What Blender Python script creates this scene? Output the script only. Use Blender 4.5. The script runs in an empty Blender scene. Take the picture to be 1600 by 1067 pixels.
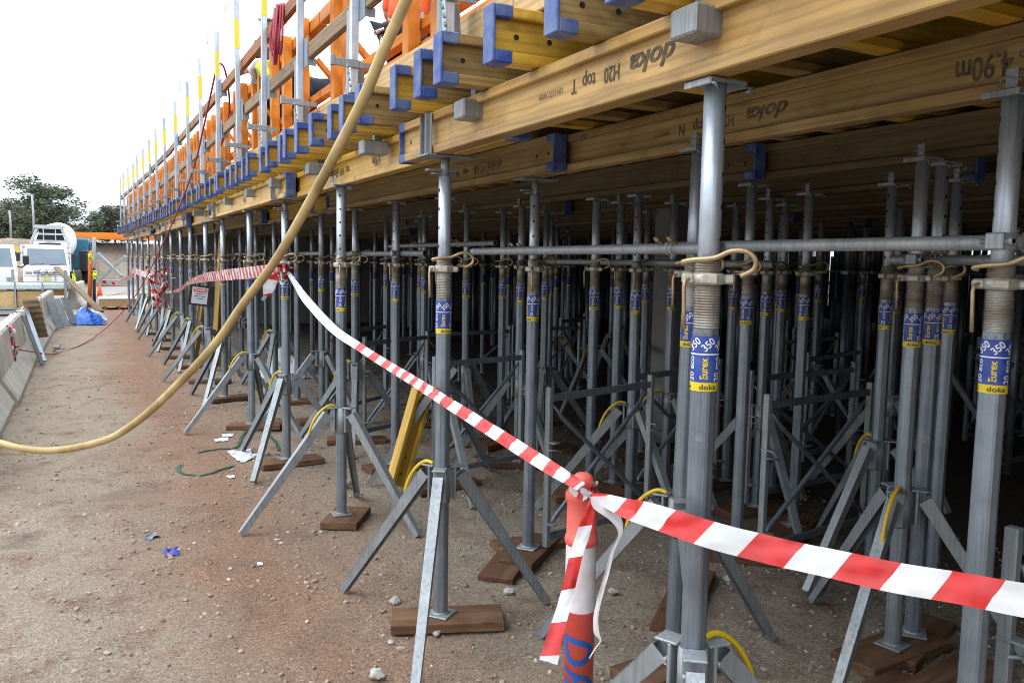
import bpy, math, random
from mathutils import Vector, Matrix, noise as mnoise
random.seed(7)
R = math.radians
SC = bpy.context.scene
COL = SC.collection

# ------------------------------------------------------------------ camera, world, sun, exposure
F, CH = 1295.0, 1.878
YAW, PITCH, ROLL = R(27.22), R(-5.39), R(1.06)
_fw = Vector((math.sin(YAW)*math.cos(PITCH), math.cos(YAW)*math.cos(PITCH), math.sin(PITCH)))
_r0 = Vector((math.cos(YAW), -math.sin(YAW), 0)); _u0 = _r0.cross(_fw)
_rt = _r0*math.cos(ROLL) + _u0*math.sin(ROLL); _up = -_r0*math.sin(ROLL) + _u0*math.cos(ROLL)
cam_d = bpy.data.cameras.new('camera'); cam = bpy.data.objects.new('camera', cam_d); COL.objects.link(cam)
cam_d.sensor_fit = 'HORIZONTAL'; cam_d.sensor_width = 36; cam_d.lens = F/1600*36
cam_d.clip_start = 0.05; cam_d.clip_end = 2000
M = Matrix.Identity(4)
for i in range(3):
    M[i][0] = _rt[i]; M[i][1] = _up[i]; M[i][2] = -_fw[i]
M[2][3] = CH
cam.matrix_world = M
SC.camera = cam

SUN_EL, SUN_AZ = R(58), R(-70)      # azimuth from +Y towards +X
w = bpy.data.worlds.new('World'); SC.world = w; w.use_nodes = True
nt = w.node_tree; nt.nodes.clear()
out = nt.nodes.new('ShaderNodeOutputWorld'); bg = nt.nodes.new('ShaderNodeBackground')
sky = nt.nodes.new('ShaderNodeTexSky'); sky.sky_type = 'NISHITA'; sky.sun_disc = False
sky.sun_elevation = SUN_EL; sky.sun_rotation = SUN_AZ; sky.dust_density = 3.0; sky.air_density = 1.0
hs = nt.nodes.new('ShaderNodeHueSaturation'); hs.inputs['Saturation'].default_value = 0.12
mx = nt.nodes.new('ShaderNodeMix'); mx.data_type = 'RGBA'; mx.inputs['Factor'].default_value = 0.72
# overcast cloud cover: the zenith about three times as bright as the horizon
_tc = nt.nodes.new('ShaderNodeTexCoord'); _sp = nt.nodes.new('ShaderNodeSeparateXYZ'); nt.links.new(_tc.outputs['Generated'], _sp.inputs[0])
_cr = nt.nodes.new('ShaderNodeMix'); _cr.data_type = 'RGBA'; _cr.inputs['A'].default_value = (9.2, 10.1, 11.3, 1); _cr.inputs['B'].default_value = (24.0, 26.0, 28.4, 1)
nt.links.new(_sp.outputs['Z'], _cr.inputs['Factor']); nt.links.new(_cr.outputs['Result'], mx.inputs['B'])
nt.links.new(sky.outputs['Color'], hs.inputs['Color']); nt.links.new(hs.outputs['Color'], mx.inputs['A'])
nt.links.new(mx.outputs['Result'], bg.inputs['Color']); bg.inputs['Strength'].default_value = 0.15
nt.links.new(bg.outputs['Background'], out.inputs['Surface'])
sd = bpy.data.lights.new('sun', 'SUN'); sd.energy = 0.6; sd.angle = R(25); sd.color = (1, .96, .9)
so = bpy.data.objects.new('sun', sd); COL.objects.link(so)
sv = Vector((math.sin(SUN_AZ)*math.cos(SUN_EL), math.cos(SUN_AZ)*math.cos(SUN_EL), math.sin(SUN_EL)))
so.rotation_euler = sv.to_track_quat('Z', 'Y').to_euler(); so.location = (-20, 10, 30)
SC.view_settings.view_transform = 'Standard'; SC.view_settings.look = 'None'
SC.view_settings.exposure = 0.12; SC.view_settings.gamma = 1.0
SC.render.engine = 'CYCLES'
SC.cycles.max_bounces = 6; SC.cycles.diffuse_bounces = 1; SC.cycles.glossy_bounces = 2
SC.cycles.use_denoising = True; SC.cycles.denoising_prefilter = 'ACCURATE'; SC.cycles.pixel_filter_type = 'BLACKMAN_HARRIS'; SC.cycles.filter_width = 1.0

def ray(x, y): return _fw + _rt*((x-800)/F) - _up*((y-533.5)/F)
def atZ(x, y, Z):
    d = ray(x, y); return Vector((0, 0, CH)) + d*((Z-CH)/d.z)
def atX(x, y, X):
    d = ray(x, y); return Vector((0, 0, CH)) + d*(X/d.x)
def atY(x, y, Y):
    d = ray(x, y); return Vector((0, 0, CH)) + d*(Y/d.y)
def atD(x, y, D): return Vector((0, 0, CH)) + ray(x, y)*D
def px(p):
    d = Vector(p)-Vector((0, 0, CH)); z = d.dot(_fw)
    return (800+F*d.dot(_rt)/z, 533.5-F*d.dot(_up)/z, z) if z > .1 else (-9e9, -9e9, z)
def in_view(p, m=60):
    q = px(p); return q[2] > .1 and -m < q[0] < 1600+m
ORD = ['first', 'second', 'third', 'fourth', 'fifth', 'sixth', 'seventh', 'eighth', 'ninth', 'tenth', 'eleventh', 'twelfth',
       'thirteenth', 'fourteenth', 'fifteenth', 'sixteenth', 'seventeenth', 'eighteenth', 'nineteenth', 'twentieth']
TENS = {2: 'twenty', 3: 'thirty', 4: 'forty', 5: 'fifty', 6: 'sixty', 7: 'seventy', 8: 'eighty', 9: 'ninety'}
def ordn(n):
    if n <= 20: return ORD[n-1]
    t, u = divmod(n, 10)
    return (TENS[t][:-1]+'ieth') if u == 0 else TENS[t]+'-'+ORD[u-1]

# ------------------------------------------------------------------ mesh builder
class MB:
    def __init__(s): s.v = []; s.f = []; s.m = []; s.sm = []
    def add(s, vs, fs, mi=0, smooth=False):
        o = len(s.v); s.v += [tuple(v) for v in vs]
        for f in fs: s.f.append([i+o for i in f]); s.m.append(mi); s.sm.append(smooth)
    def box(s, c, sz, rot=None, b=0.0, mi=0):
        hx, hy, hz = sz[0]/2, sz[1]/2, sz[2]/2; c = Vector(c)
        b = min(b, hx*.8, hy*.8, hz*.8)
        if b <= 0:
            vs = [Vector((x*hx, y*hy, z*hz)) for x in (-1, 1) for y in (-1, 1) for z in (-1, 1)]
            fs = [(0, 1, 3, 2), (4, 6, 7, 5), (0, 4, 5, 1), (2, 3, 7, 6), (0, 2, 6, 4), (1, 5, 7, 3)]
        else:
            vs = []; idx = {}
            for x in (-1, 1):
                for y in (-1, 1):
                    for z in (-1, 1):
                        for a in range(3):
                            p = [x*hx, y*hy, z*hz]
                            for k in range(3):
                                if k != a: p[k] -= b*(x, y, z)[k]
                            idx[(x, y, z, a)] = len(vs); vs.append(Vector(p))
            fs = []
            for a in range(3):
                k, l = [q for q in range(3) if q != a]
                for sgn in (-1, 1):
                    f = []
                    for (p, q) in ((-1, -1), (1, -1), (1, 1), (-1, 1)):
                        t = [0, 0, 0]; t[a] = sgn; t[k] = p; t[l] = q; f.append(idx[(t[0], t[1], t[2], a)])
                    fs.append(f if (sgn > 0) == (a != 1) else f[::-1])
            for a in range(3):          # edges along axis a
                k, l = [q for q in range(3) if q != a]
                for p in (-1, 1):
                    for q in (-1, 1):
                        t = [0, 0, 0]; t[k] = p; t[l] = q
                        t0 = list(t); t1 = list(t); t0[a] = -1; t1[a] = 1
                        f = [idx[(*t0, k)], idx[(*t1, k)], idx[(*t1, l)], idx[(*t0, l)]]
                        n = (vs[f[1]]-vs[f[0]]).cross(vs[f[2]]-vs[f[0]])
                        fs.append(f if n.dot(Vector(t)) > 0 else f[::-1])
            for x in (-1, 1):
                for y in (-1, 1):
                    for z in (-1, 1):
                        f = [idx[(x, y, z, a)] for a in range(3)]
                        n = (vs[f[1]]-vs[f[0]]).cross(vs[f[2]]-vs[f[0]])
                        fs.append(f if n.dot(Vector((x, y, z))) > 0 else f[::-1])
        if rot is not None: vs = [rot @ v for v in vs]
        s.add([v+c for v in vs], fs, mi); return s
    def bar(s, p0, p1, w, h, up=(0, 0, 1), b=0.0, mi=0, w1=None, h1=None):
        p0, p1 = Vector(p0), Vector(p1); d = p1-p0; L = d.length; d.normalize()
        x = d.cross(Vector(up))
        if x.length < 1e-4: x = d.cross(Vector((1, 0, 0)))
        x.normalize(); z = x.cross(d)
        if w1 is None:
            m = Matrix((x, d, z)).transposed(); return s.box((p0+p1)/2, (w, L, h), m, b, mi)
        vs = []
        for p, a, c in ((p0, w, h), (p1, w1, h1)):
            for (i, j) in ((-1, -1), (1, -1), (1, 1), (-1, 1)): vs.append(p+x*(i*a/2)+z*(j*c/2))
        s.add(vs, [(0, 1, 2, 3), (7, 6, 5, 4), (0, 4, 5, 1), (1, 5, 6, 2), (2, 6, 7, 3), (3, 7, 4, 0)], mi); return s
    def tube(s, pts, r, n=8, caps=True, mi=0, smooth=True):
        pts = [Vector(p) for p in pts]; k = len(pts)
        rs = r if isinstance(r, (list, tuple)) else [r]*k
        T = [(pts[min(i+1, k-1)]-pts[max(i-1, 0)]).normalized() for i in range(k)]
        x = T[0].orthogonal().normalized(); vs = []
        for i in range(k):
            x = (x-T[i]*x.dot(T[i])); x.normalize(); y = T[i].cross(x)
            for j in range(n):
                a = 2*math.pi*j/n; vs.append(pts[i]+(x*math.cos(a)+y*math.sin(a))*rs[i])
        fs = []
        for i in range(k-1):
            for j in range(n):
                a, b = i*n+j, i*n+(j+1) % n; fs.append((a, b, b+n, a+n))
        s.add(vs, fs, mi, smooth)
        if caps:
            o = len(s.v)-k*n
            s.f.append([o+j for j in range(n)][::-1]); s.m.append(mi); s.sm.append(False)
            s.f.append([o+(k-1)*n+j for j in range(n)]); s.m.append(mi); s.sm.append(False)
        return s
    def lathe(s, prof, n=12, mi=0, smooth=True, o=(0, 0, 0), caps=True, a0=0.0):
        vs = []; k = len(prof)
        for r, z in prof:
            for j in range(n):
                a = 2*math.pi*j/n+a0; vs.append((o[0]+r*math.cos(a), o[1]+r*math.sin(a), o[2]+z))
        fs = [(i*n+j, i*n+(j+1) % n, (i+1)*n+(j+1) % n, (i+1)*n+j) for i in range(k-1) for j in range(n)]
        s.add(vs, fs, mi, smooth)
        if caps:
            b = len(s.v)-k*n
            s.f.append([b+j for j in range(n)][::-1]); s.m.append(mi); s.sm.append(False)
            s.f.append([b+(k-1)*n+j for j in range(n)]); s.m.append(mi); s.sm.append(False)
        return s
    def prism(s, prof, p0, p1, ax, az, mi=0):
        p0, p1, ax, az = Vector(p0), Vector(p1), Vector(ax), Vector(az); n = len(prof)
        vs = [p+ax*a+az*b for p in (p0, p1) for a, b in prof]
        fs = [tuple(range(n))[::-1], tuple(range(n, 2*n))]+[(i, (i+1) % n, n+(i+1) % n, n+i) for i in range(n)]
        s.add(vs, fs, mi); return s
    def mesh(s, name, mats):
        me = bpy.data.meshes.new(name); me.from_pydata(s.v, [], s.f); me.update()
        for m in (mats if isinstance(mats, (list, tuple)) else [mats]): me.materials.append(m)
        me.polygons.foreach_set('material_index', s.m); me.polygons.foreach_set('use_smooth', s.sm)
        return me
def mk(name, me, parent=None, loc=None, rot=None, label=None):
    o = bpy.data.objects.new(name, me); COL.objects.link(o)
    if parent is not None: o.parent = parent
    if loc is not None: o.location = loc
    if rot is not None: o.rotation_euler = rot
    if label: o['label'] = label
    return o
def tag(o, label, cat, group=None, kind=None):
    o['label'] = label; o['category'] = cat
    if group: o['group'] = group
    if kind: o['kind'] = kind
    return o
def thing(name, label, cat, loc=(0, 0, 0), rot=(0, 0, 0), group=None):
    o = bpy.data.objects.new(name, None); COL.objects.link(o); o.location = loc; o.rotation_euler = rot
    o.empty_display_size = .1
    return tag(o, label, cat, group)
def struct(name, me):
    o = mk(name, me); o['kind'] = 'structure'; return o
def spawn(spec, root):           # spec: (name, mesh, parent index or None)
    L = []
    for it in spec:
        L.append(mk(it[0], it[1], root if it[2] is None else L[it[2]], label=it[3] if len(it) > 3 else None))
    return L
_tx = {}
def text2d(t, size, bold=0.0, shear=0.0, sx=1.0):
    k = (t, size, bold, shear, sx)
    if k in _tx: return _tx[k]
    c = bpy.data.curves.new('t', 'FONT'); c.body = t; c.size = size; c.align_x = 'CENTER'; c.align_y = 'CENTER'
    c.offset = bold; c.shear = shear; c.resolution_u = 3
    o = bpy.data.objects.new('t', c); COL.objects.link(o)
    dg = bpy.context.evaluated_depsgraph_get(); me = bpy.data.meshes.new_from_object(o.evaluated_get(dg))
    vs = [(v.co.x*sx, v.co.y) for v in me.vertices]; fs = [tuple(p.vertices) for p in me.polygons]
    bpy.data.objects.remove(o); bpy.data.curves.remove(c); bpy.data.meshes.remove(me)
    _tx[k] = (vs, fs); return vs, fs

# ------------------------------------------------------------------ materials
def new_mat(name):
    m = bpy.data.materials.new(name); m.use_nodes = True; n = m.node_tree
    return m, n, n.nodes['Principled BSDF']
def N(n, t, **kw):
    x = n.nodes.new(t)
    for k, v in kw.items():
        if k.startswith('i_'): x.inputs[k[2:].replace('_', ' ')].default_value = v
        else: setattr(x, k, v)
    return x
def mixc(n, fac, a, b, blend='MIX'):
    x = n.nodes.new('ShaderNodeMix'); x.data_type = 'RGBA'; x.blend_type = blend
    for k, v in (('Factor', fac), ('A', a), ('B', b)):
        if hasattr(v, 'is_linked') or hasattr(v, 'links'): n.links.new(v, x.inputs[k])
        elif k == 'Factor': x.inputs[k].default_value = v
        else: x.inputs[k].default_value = (*v, 1)
    return x.outputs['Result']
def ramp(n, src, p0, p1):
    r = n.nodes.new('ShaderNodeMapRange'); r.inputs['From Min'].default_value = p0; r.inputs['From Max'].default_value = p1
    r.clamp = True; n.links.new(src, r.inputs['Value']); return r.outputs['Result']
def coords(n, scale=(1, 1, 1), rnd=True):
    tc = n.nodes.new('ShaderNodeTexCoord'); mp = n.nodes.new('ShaderNodeMapping'); mp.inputs['Scale'].default_value = scale
    n.links.new(tc.outputs['Object'], mp.inputs['Vector'])
    if rnd:
        oi = n.nodes.new('ShaderNodeObjectInfo'); mm = n.nodes.new('ShaderNodeMath'); mm.operation = 'MULTIPLY'
        mm.inputs[1].default_value = 37; n.links.new(oi.outputs['Random'], mm.inputs[0])
        n.links.new(mm.outputs[0], mp.inputs['Location'])
    return mp.outputs['Vector']
def noise(n, vec, sc, det=4, rough=.55, dist=0):
    x = N(n, 'ShaderNodeTexNoise'); x.inputs['Scale'].default_value = sc; x.inputs['Detail'].default_value = det
    x.inputs['Roughness'].default_value = rough; x.inputs['Distortion'].default_value = dist
    n.links.new(vec, x.inputs['Vector']); return x.outputs['Fac']
def bump(n, bs, h, st, d=.01):
    b = n.nodes.new('ShaderNodeBump'); b.inputs['Strength'].default_value = st; b.inputs['Distance'].default_value = d
    n.links.new(h, b.inputs['Height']); n.links.new(b.outputs['Normal'], bs.inputs['Normal'])
def plain(name, c, rough=.5, metal=0.0, var=.25, sc=12, c2=None, bmp=0.0, scale=(1, 1, 1), spec=None):
    m, n, b = new_mat(name); v = coords(n, scale); f = noise(n, v, sc)
    c2 = c2 or tuple(x*(1-var) for x in c)
    n.links.new(mixc(n, ramp(n, f, .35, .68), c, c2), b.inputs['Base Color'])
    b.inputs['Roughness'].default_value = rough; b.inputs['Metallic'].default_value = metal
    if spec is not None: b.inputs['Specular IOR Level'].default_value = spec
    if bmp: bump(n, b, f, bmp)
    return m
def wood(name, c1, c2, c3, rough=.5, grain=1.0, spec=.4, ax=1):
    m, n, b = new_mat(name)
    sc = [26*grain]*3; sc[ax] = 1.6*grain
    v = coords(n, tuple(sc)); g = noise(n, v, 1.0, 5, .6, .6)
    sc2 = [7.0]*3; sc2[ax] = .9
    v2 = coords(n, tuple(sc2)); big = noise(n, v2, 1.0, 3, .5, 1.2)
    wv = N(n, 'ShaderNodeTexWave'); wv.wave_type = 'BANDS'; wv.bands_direction = 'Z'; wv.inputs['Scale'].default_value = 1.3
    wv.inputs['Distortion'].default_value = 7; wv.inputs['Detail'].default_value = 2; n.links.new(v2, wv.inputs['Vector'])
    col = mixc(n, ramp(n, g, .3, .7), c1, c2)
    col = mixc(n, ramp(n, big, .45, .8), col, c3)
    mul = N(n, 'ShaderNodeMath', operation='MULTIPLY'); n.links.new(ramp(n, wv.outputs['Fac'], .55, 1.0), mul.inputs[0]); mul.inputs[1].default_value = .35
    col = mixc(n, mul.outputs[0], col, tuple(x*.5 for x in c2))
    vk = coords(n, tuple([9.0 if i != ax else 3.2 for i in range(3)])); vo = N(n, 'ShaderNodeTexVoronoi'); vo.inputs['Scale'].default_value = 1
    n.links.new(vk, vo.inputs['Vector'])
    kn = ramp(n, vo.outputs['Distance'], .16, .06)
    k2 = N(n, 'ShaderNodeMath', operation='MULTIPLY'); n.links.new(kn, k2.inputs[0]); k2.inputs[1].default_value = .6
    col = mixc(n, k2.outputs[0], col, tuple(x*.25 for x in c2))
    oi = n.nodes.new('ShaderNodeObjectInfo'); hsv = n.nodes.new('ShaderNodeHueSaturation')
    n.links.new(ramp(n, oi.outputs['Random'], -1.6, 1.9), hsv.inputs['Value']); hsv.inputs['Saturation'].default_value = 1
    mr = n.nodes.new('ShaderNodeMapRange'); mr.inputs['To Min'].default_value = .78; mr.inputs['To Max'].default_value = 1.12
    n.links.new(oi.outputs['Random'], mr.inputs['Value']); n.links.new(mr.outputs['Result'], hsv.inputs['Value'])
    n.links.new(col, hsv.inputs['Color'])
    dv = coords(n, (2.2, 2.2, 2.2)); dirt = ramp(n, noise(n, dv, 1, 6, .7, 1.0), .50, .74)
    d2 = N(n, 'ShaderNodeMath', operation='MULTIPLY'); n.links.new(dirt, d2.inputs[0]); d2.inputs[1].default_value = .62
    fin = mixc(n, d2.outputs[0], hsv.outputs['Color'], tuple(x*.4 for x in c2))
    n.links.new(fin, b.inputs['Base Color']); b.inputs['Roughness'].default_value = rough
    b.inputs['Specular IOR Level'].default_value = spec
    bump(n, b, g, .25, .003); return m
def galv(name, c, c2, rough=.42, metal=.55, streak=True):
    m, n, b = new_mat(name)
    v = coords(n, (1, 1, 1)); vo = N(n, 'ShaderNodeTexVoronoi'); vo.inputs['Scale'].default_value = 75; n.links.new(v, vo.inputs['Vector'])
    f1 = noise(n, v, 9, 5, .6); vs = coords(n, (62, 62, 1.7)); f2 = noise(n, vs, 1.4, 5, .65)
    col = mixc(n, ramp(n, f1, .3, .72), c, c2)
    sp = N(n, 'ShaderNodeMath', operation='MULTIPLY'); n.links.new(vo.outputs['Color'], sp.inputs[0]); sp.inputs[1].default_value = .16
    col = mixc(n, sp.outputs[0], col, tuple(x*.55 for x in c))
    s2 = N(n, 'ShaderNodeMath', operation='MULTIPLY'); n.links.new(ramp(n, f2, .46, .72), s2.inputs[0]); s2.inputs[1].default_value = .62
    col = mixc(n, s2.outputs[0], col, tuple(x*.5 for x in c2))
    spl = ramp(n, noise(n, v, 17, 6, .72, .8), .62, .70)      # dried cement splashes
    s3 = N(n, 'ShaderNodeMath', operation='MULTIPLY'); n.links.new(spl, s3.inputs[0]); s3.inputs[1].default_value = .55
    col = mixc(n, s3.outputs[0], col, (.52, .50, .46))
    oi = n.nodes.new('ShaderNodeObjectInfo'); hsv = n.nodes.new('ShaderNodeHueSaturation')
    mr = n.nodes.new('ShaderNodeMapRange'); mr.inputs['To Min'].default_value = .8; mr.inputs['To Max'].default_value = 1.1
    n.links.new(oi.outputs['Random'], mr.inputs['Value']); n.links.new(mr.outputs['Result'], hsv.inputs['Value']); n.links.new(col, hsv.inputs['Color'])
    n.links.new(hsv.outputs['Color'], b.inputs['Base Color']); b.inputs['Metallic'].default_value = metal
    rr = n.nodes.new('ShaderNodeMapRange'); rr.inputs['To Min'].default_value = rough-.14; rr.inputs['To Max'].default_value = rough+.24
    n.links.new(f2, rr.inputs['Value']); n.links.new(rr.outputs['Result'], b.inputs['Roughness'])
    bump(n, b, f2, .16, .003); return m

TUBE = galv('galvanised_dark', (.34, .395, .45), (.235, .275, .32), .38, .6)
INNER = galv('galvanised_bright', (.68, .75, .84), (.46, .52, .59), .36, .6)
STEEL = galv('galvanised_plate', (.42, .455, .47), (.29, .32, .34), .45, .4)
CAST = plain('zinc_cast', (.55, .52, .43), .45, .35, .3, 30)
BRONZE = plain('yellow_zinc', (.50, .39, .22), .38, .55, .3, 20, (.36, .25, .14))
HOLE_SHADE = plain('hole_shade', (.01, .01, .012), .8)  # flat dark discs, the shade inside the holes put into the colour
THREAD = plain('thread_steel', (.46, .45, .42), .45, .5, .3, 14, (.22, .155, .10), scale=(.4, .4, 1))
BLUE = plain('label_blue', (.018, .05, .33), .4, 0, .15, 26, (.06, .10, .34))
BLUECAP = plain('cap_blue', (.022, .06, .30), .5, 0, .2, 14, (.13, .18, .30), bmp=.15)
YEL = plain('label_yellow', (.80, .62, .02), .4, 0, .1, 30)
WHITE = plain('print_white', (.82, .82, .82), .5, 0, .06, 30)
PRINT = plain('stamp_black', (.045, .035, .026), .7, 0, .3, 30, (.16, .11, .06))
HANDLE = plain('handle_yellow', (.72, .48, .015), .4, 0, .12, 30)
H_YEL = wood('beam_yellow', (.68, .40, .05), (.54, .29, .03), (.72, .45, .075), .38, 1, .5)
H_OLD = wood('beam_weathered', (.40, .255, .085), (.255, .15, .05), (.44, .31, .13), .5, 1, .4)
H_SHADE = wood('beam_shade', (.17, .12, .055), (.11, .072, .03), (.20, .145, .07), .55, 1, .3)  # darkened wood for the deep beams and joists, shade put into the colour
H_TAN = wood('beam_tan', (.60, .375, .125), (.42, .235, .065), (.66, .43, .16), .45, 1, .4)
PLANK = wood('plank_brown', (.20, .105, .058), (.12, .062, .036), (.26, .155, .09), .75, 1, .2)
RAILW = wood('rail_timber', (.38, .27, .17), (.27, .17, .10), (.42, .30, .19), .7, 1, .2)
RAILO = wood('rail_orange', (.50, .20, .07), (.36, .13, .05), (.45, .25, .12), .6, 1, .2)
ORANGE = wood('orange_paint', (.90, .29, .03), (.80, .22, .018), (.95, .34, .045), .5, 1, .3, 2)
ORANGEX = wood('orange_paint_long', (.90, .29, .03), (.80, .22, .018), (.95, .34, .045), .5, 1, .3, 1)
PLY = wood('plywood', (.060, .036, .022), (.040, .024, .015), (.075, .045, .028), .45, .6, .3)   # dark phenolic film face
EDGE = wood('edge_board', (.62, .43, .20), (.52, .33, .14), (.66, .47, .25), .6, 1, .25, 1)
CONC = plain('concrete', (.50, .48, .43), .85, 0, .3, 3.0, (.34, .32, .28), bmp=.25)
CONCD = plain('added_concrete_wall', (.27, .265, .255), .85, 0, .25, 2.5, bmp=.2)  # concrete of the added walls, shared by the column
TRED = plain('tape_red', (.62, .022, .02), .3, 0, .25, 14)
TWHITE = plain('tape_white', (.66, .655, .65), .3, 0, .16, 9)
RUBBER = plain('black_rubber', (.02, .02, .022), .6)
HOSE = plain('hose_tan', (.58, .43, .19), .5, 0, .3, 4.5, (.33, .22, .085), bmp=.12)
CABLE = plain('cable_red', (.36, .02, .04), .5)
PAPER = plain('paper', (.62, .63, .66), .7, 0, .06, 6)
BOLR = plain('bollard_red', (.95, .12, .09), .45, 0, .2, 9, (.85, .16, .13))
BOLB = plain('spray_blue', (.012, .11, .40), .6)
REFL = plain('reflective_band', (.72, .62, .63), .5, 0, .2, 18, (.82, .80, .80))
PINK = plain('torn_pink', (.72, .35, .38), .5, 0, .2, 20)
TWHP = plain('vehicle_white', (.80, .81, .81), .25, 0, .05, 3, spec=.6)
GLASS = plain('windscreen', (.10, .15, .19), .08, 0, .3, 1.5, (.16, .21, .25), spec=.8)
BLK = plain('black_plastic', (.018, .018, .02), .5)
CHROME = plain('chrome', (.75, .76, .78), .15, 1)
TEAL = plain('cab_teal', (.03, .16, .24), .3)
TARP = plain('tarp_blue', (.012, .13, .55), .4, 0, .25, 6, bmp=.2)
GREEN = plain('strap_green', (.015, .10, .065), .6)
FLUO = plain('hivis_yellow', (.65, .85, .03), .7)
HIOR = plain('hivis_orange', (.95, .12, .02), .75, 0, .2, 7)
NAVY = plain('trouser_navy', (.018, .02, .035), .85, 0, .3, 9)
SKIN = plain('skin', (.52, .30, .21), .5, 0, .1, 8)
LEATHER = plain('leather', (.06, .035, .02), .6)
BARK = plain('bark', (.14, .12, .10), .9, 0, .35, 5, bmp=.5, scale=(1, 1, .3))
RUST = plain('old_timber', (.24, .17, .11), .8, 0, .3, 4)

# ground
def ground_mat():
    m, n, b = new_mat('ground'); tc = n.nodes.new('ShaderNodeTexCoord'); v = tc.outputs['Object']
    big = noise(n, v, .55, 5, .6, .4); mid = noise(n, v, 3.2, 6, .65); fine = noise(n, v, 38, 5, .7); vf = noise(n, v, 95, 4, .75)
    sep = n.nodes.new('ShaderNodeSeparateXYZ'); n.links.new(v, sep.inputs[0])
    ra = N(n, 'ShaderNodeMath', operation='MULTIPLY_ADD'); n.links.new(big, ra.inputs[0]); ra.inputs[1].default_value = 2.2; n.links.new(sep.outputs['X'], ra.inputs[2])
    col = mixc(n, ramp(n, ra.outputs[0], 1.1, 1.9), (.36, .30, .235), (.325, .20, .137))
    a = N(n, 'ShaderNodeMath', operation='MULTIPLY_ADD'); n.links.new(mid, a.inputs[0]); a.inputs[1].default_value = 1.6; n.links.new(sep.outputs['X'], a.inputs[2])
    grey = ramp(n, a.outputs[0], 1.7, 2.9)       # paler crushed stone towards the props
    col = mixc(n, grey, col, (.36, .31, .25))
    col = mixc(n, ramp(n, mid, .5, .72), col, (.235, .150, .106))
    damp = ramp(n, noise(n, v, 1.1, 4, .55, .3), .60, .68)
    dm = N(n, 'ShaderNodeMath', operation='MULTIPLY'); n.links.new(damp, dm.inputs[0]); dm.inputs[1].default_value = .5
    col = mixc(n, dm.outputs[0], col, (.12, .092, .072))
    col = mixc(n, ramp(n, a.outputs[0], 4.2, 6.0), col, (.085, .066, .052))      # earth darkened under the deck, its shade put into the colour
    fx = ramp(n, fine, .3, .72); col = mixc(n, .55, col, mixc(n, fx, (.42, .40, .38), (1.55, 1.52, 1.48)), 'MULTIPLY')
    gx_ = ramp(n, vf, .36, .66); col = mixc(n, .7, col, mixc(n, gx_, (.38, .36, .34), (1.7, 1.68, 1.64)), 'MULTIPLY')
    vo = N(n, 'ShaderNodeTexVoronoi'); vo.inputs['Scale'].default_value = 42; n.links.new(v, vo.inputs['Vector'])
    sp = ramp(n, vo.outputs['Distance'], .20, .10); sel = ramp(n, vo.outputs['Color'], .66, .70)
    pm = N(n, 'ShaderNodeMath', operation='MULTIPLY'); n.links.new(sp, pm.inputs[0]); n.links.new(sel, pm.inputs[1])
    col = mixc(n, pm.outputs[0], col, (.50, .45, .39))
    n.links.new(col, b.inputs['Base Color'])
    rr = n.nodes.new('ShaderNodeMapRange'); rr.inputs['To Min'].default_value = .95; rr.inputs['To Max'].default_value = .6
    n.links.new(damp, rr.inputs['Value']); n.links.new(rr.outputs['Result'], b.inputs['Roughness']); b.inputs['Specular IOR Level'].default_value = .2
    h = N(n, 'ShaderNodeMath', operation='ADD'); n.links.new(fine, h.inputs[0])
    h2 = N(n, 'ShaderNodeMath', operation='MULTIPLY_ADD'); n.links.new(vf, h2.inputs[0]); h2.inputs[1].default_value = .5; n.links.new(pm.outputs[0], h2.inputs[2])
    n.links.new(h2.outputs[0], h.inputs[1]); bump(n, b, h.outputs[0], 1.0, .022); return m
GROUND = ground_mat()
ROAD = plain('site_road', (.30, .285, .265), .9, 0, .3, 1.2, (.22, .20, .18), bmp=.15)
def island_mat(name, cols, rough=.8, trans=0.0):
    m, n, b = new_mat(name); g = n.nodes.new('ShaderNodeNewGeometry'); cr = n.nodes.new('ShaderNodeValToRGB')
    els = cr.color_ramp.elements
    for i, c in enumerate(cols):
        p = i/(len(cols)-1)
        e = els[i] if i < 2 else els.new(p)
        e.position = p; e.color = (*c, 1)
    n.links.new(g.outputs['Random Per Island'], cr.inputs['Fac']); n.links.new(cr.outputs['Color'], b.inputs['Base Color'])
    b.inputs['Roughness'].default_value = rough; b.inputs['Specular IOR Level'].default_value = .25
    return m
STONE = island_mat('stones', [(.20, .14, .10), (.31, .235, .175), (.40, .33, .265), (.26, .165, .115), (.55, .50, .43)])
LEAF = island_mat('leaves', [(.075, .095, .06), (.14, .17, .11), (.11, .135, .085), (.22, .245, .17)], .6)
LEAF2 = island_mat('leaves_olive', [(.10, .12, .07), (.16, .185, .115), (.21, .225, .145)], .6)

# ------------------------------------------------------------------ ground, road
def axis(a, b, lo, hi, st, far):
    r = [a]; 
    xs = []; x = lo
    while x < hi: xs.append(x); x += st
    left = []; x = lo; s = st
    while x > a: s *= 1.25; x -= s; left.append(max(x, a))
    right = []; x = hi; s = st
    while x < b: s *= 1.25; x += s; right.append(min(x, b))
    return left[::-1]+xs+[hi]+right
def gz(x, y):
    if x < -6 or x > 14 or y < -2 or y > 40: k = 0.0
    else: k = 1.0
    d = 0.016*mnoise.noise((x*1.1, y*1.1, 0))+0.017*mnoise.noise((x*3.1, y*3.1, 5))+0.008*mnoise.noise((x*9, y*9, 9))
    if y < 13 and -3 < x < 6: d += .005*mnoise.noise((x*24, y*24, 2))
    return k*(d-.006)
gx = axis(-700, 700, -2.2, 5.2, .045, 0); gy = axis(-60, 1400, 2.0, 11.0, .045, 0)
g = MB(); nx = len(gx)
vs = [(x, y, gz(x, y)) for y in gy for x in gx]
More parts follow.
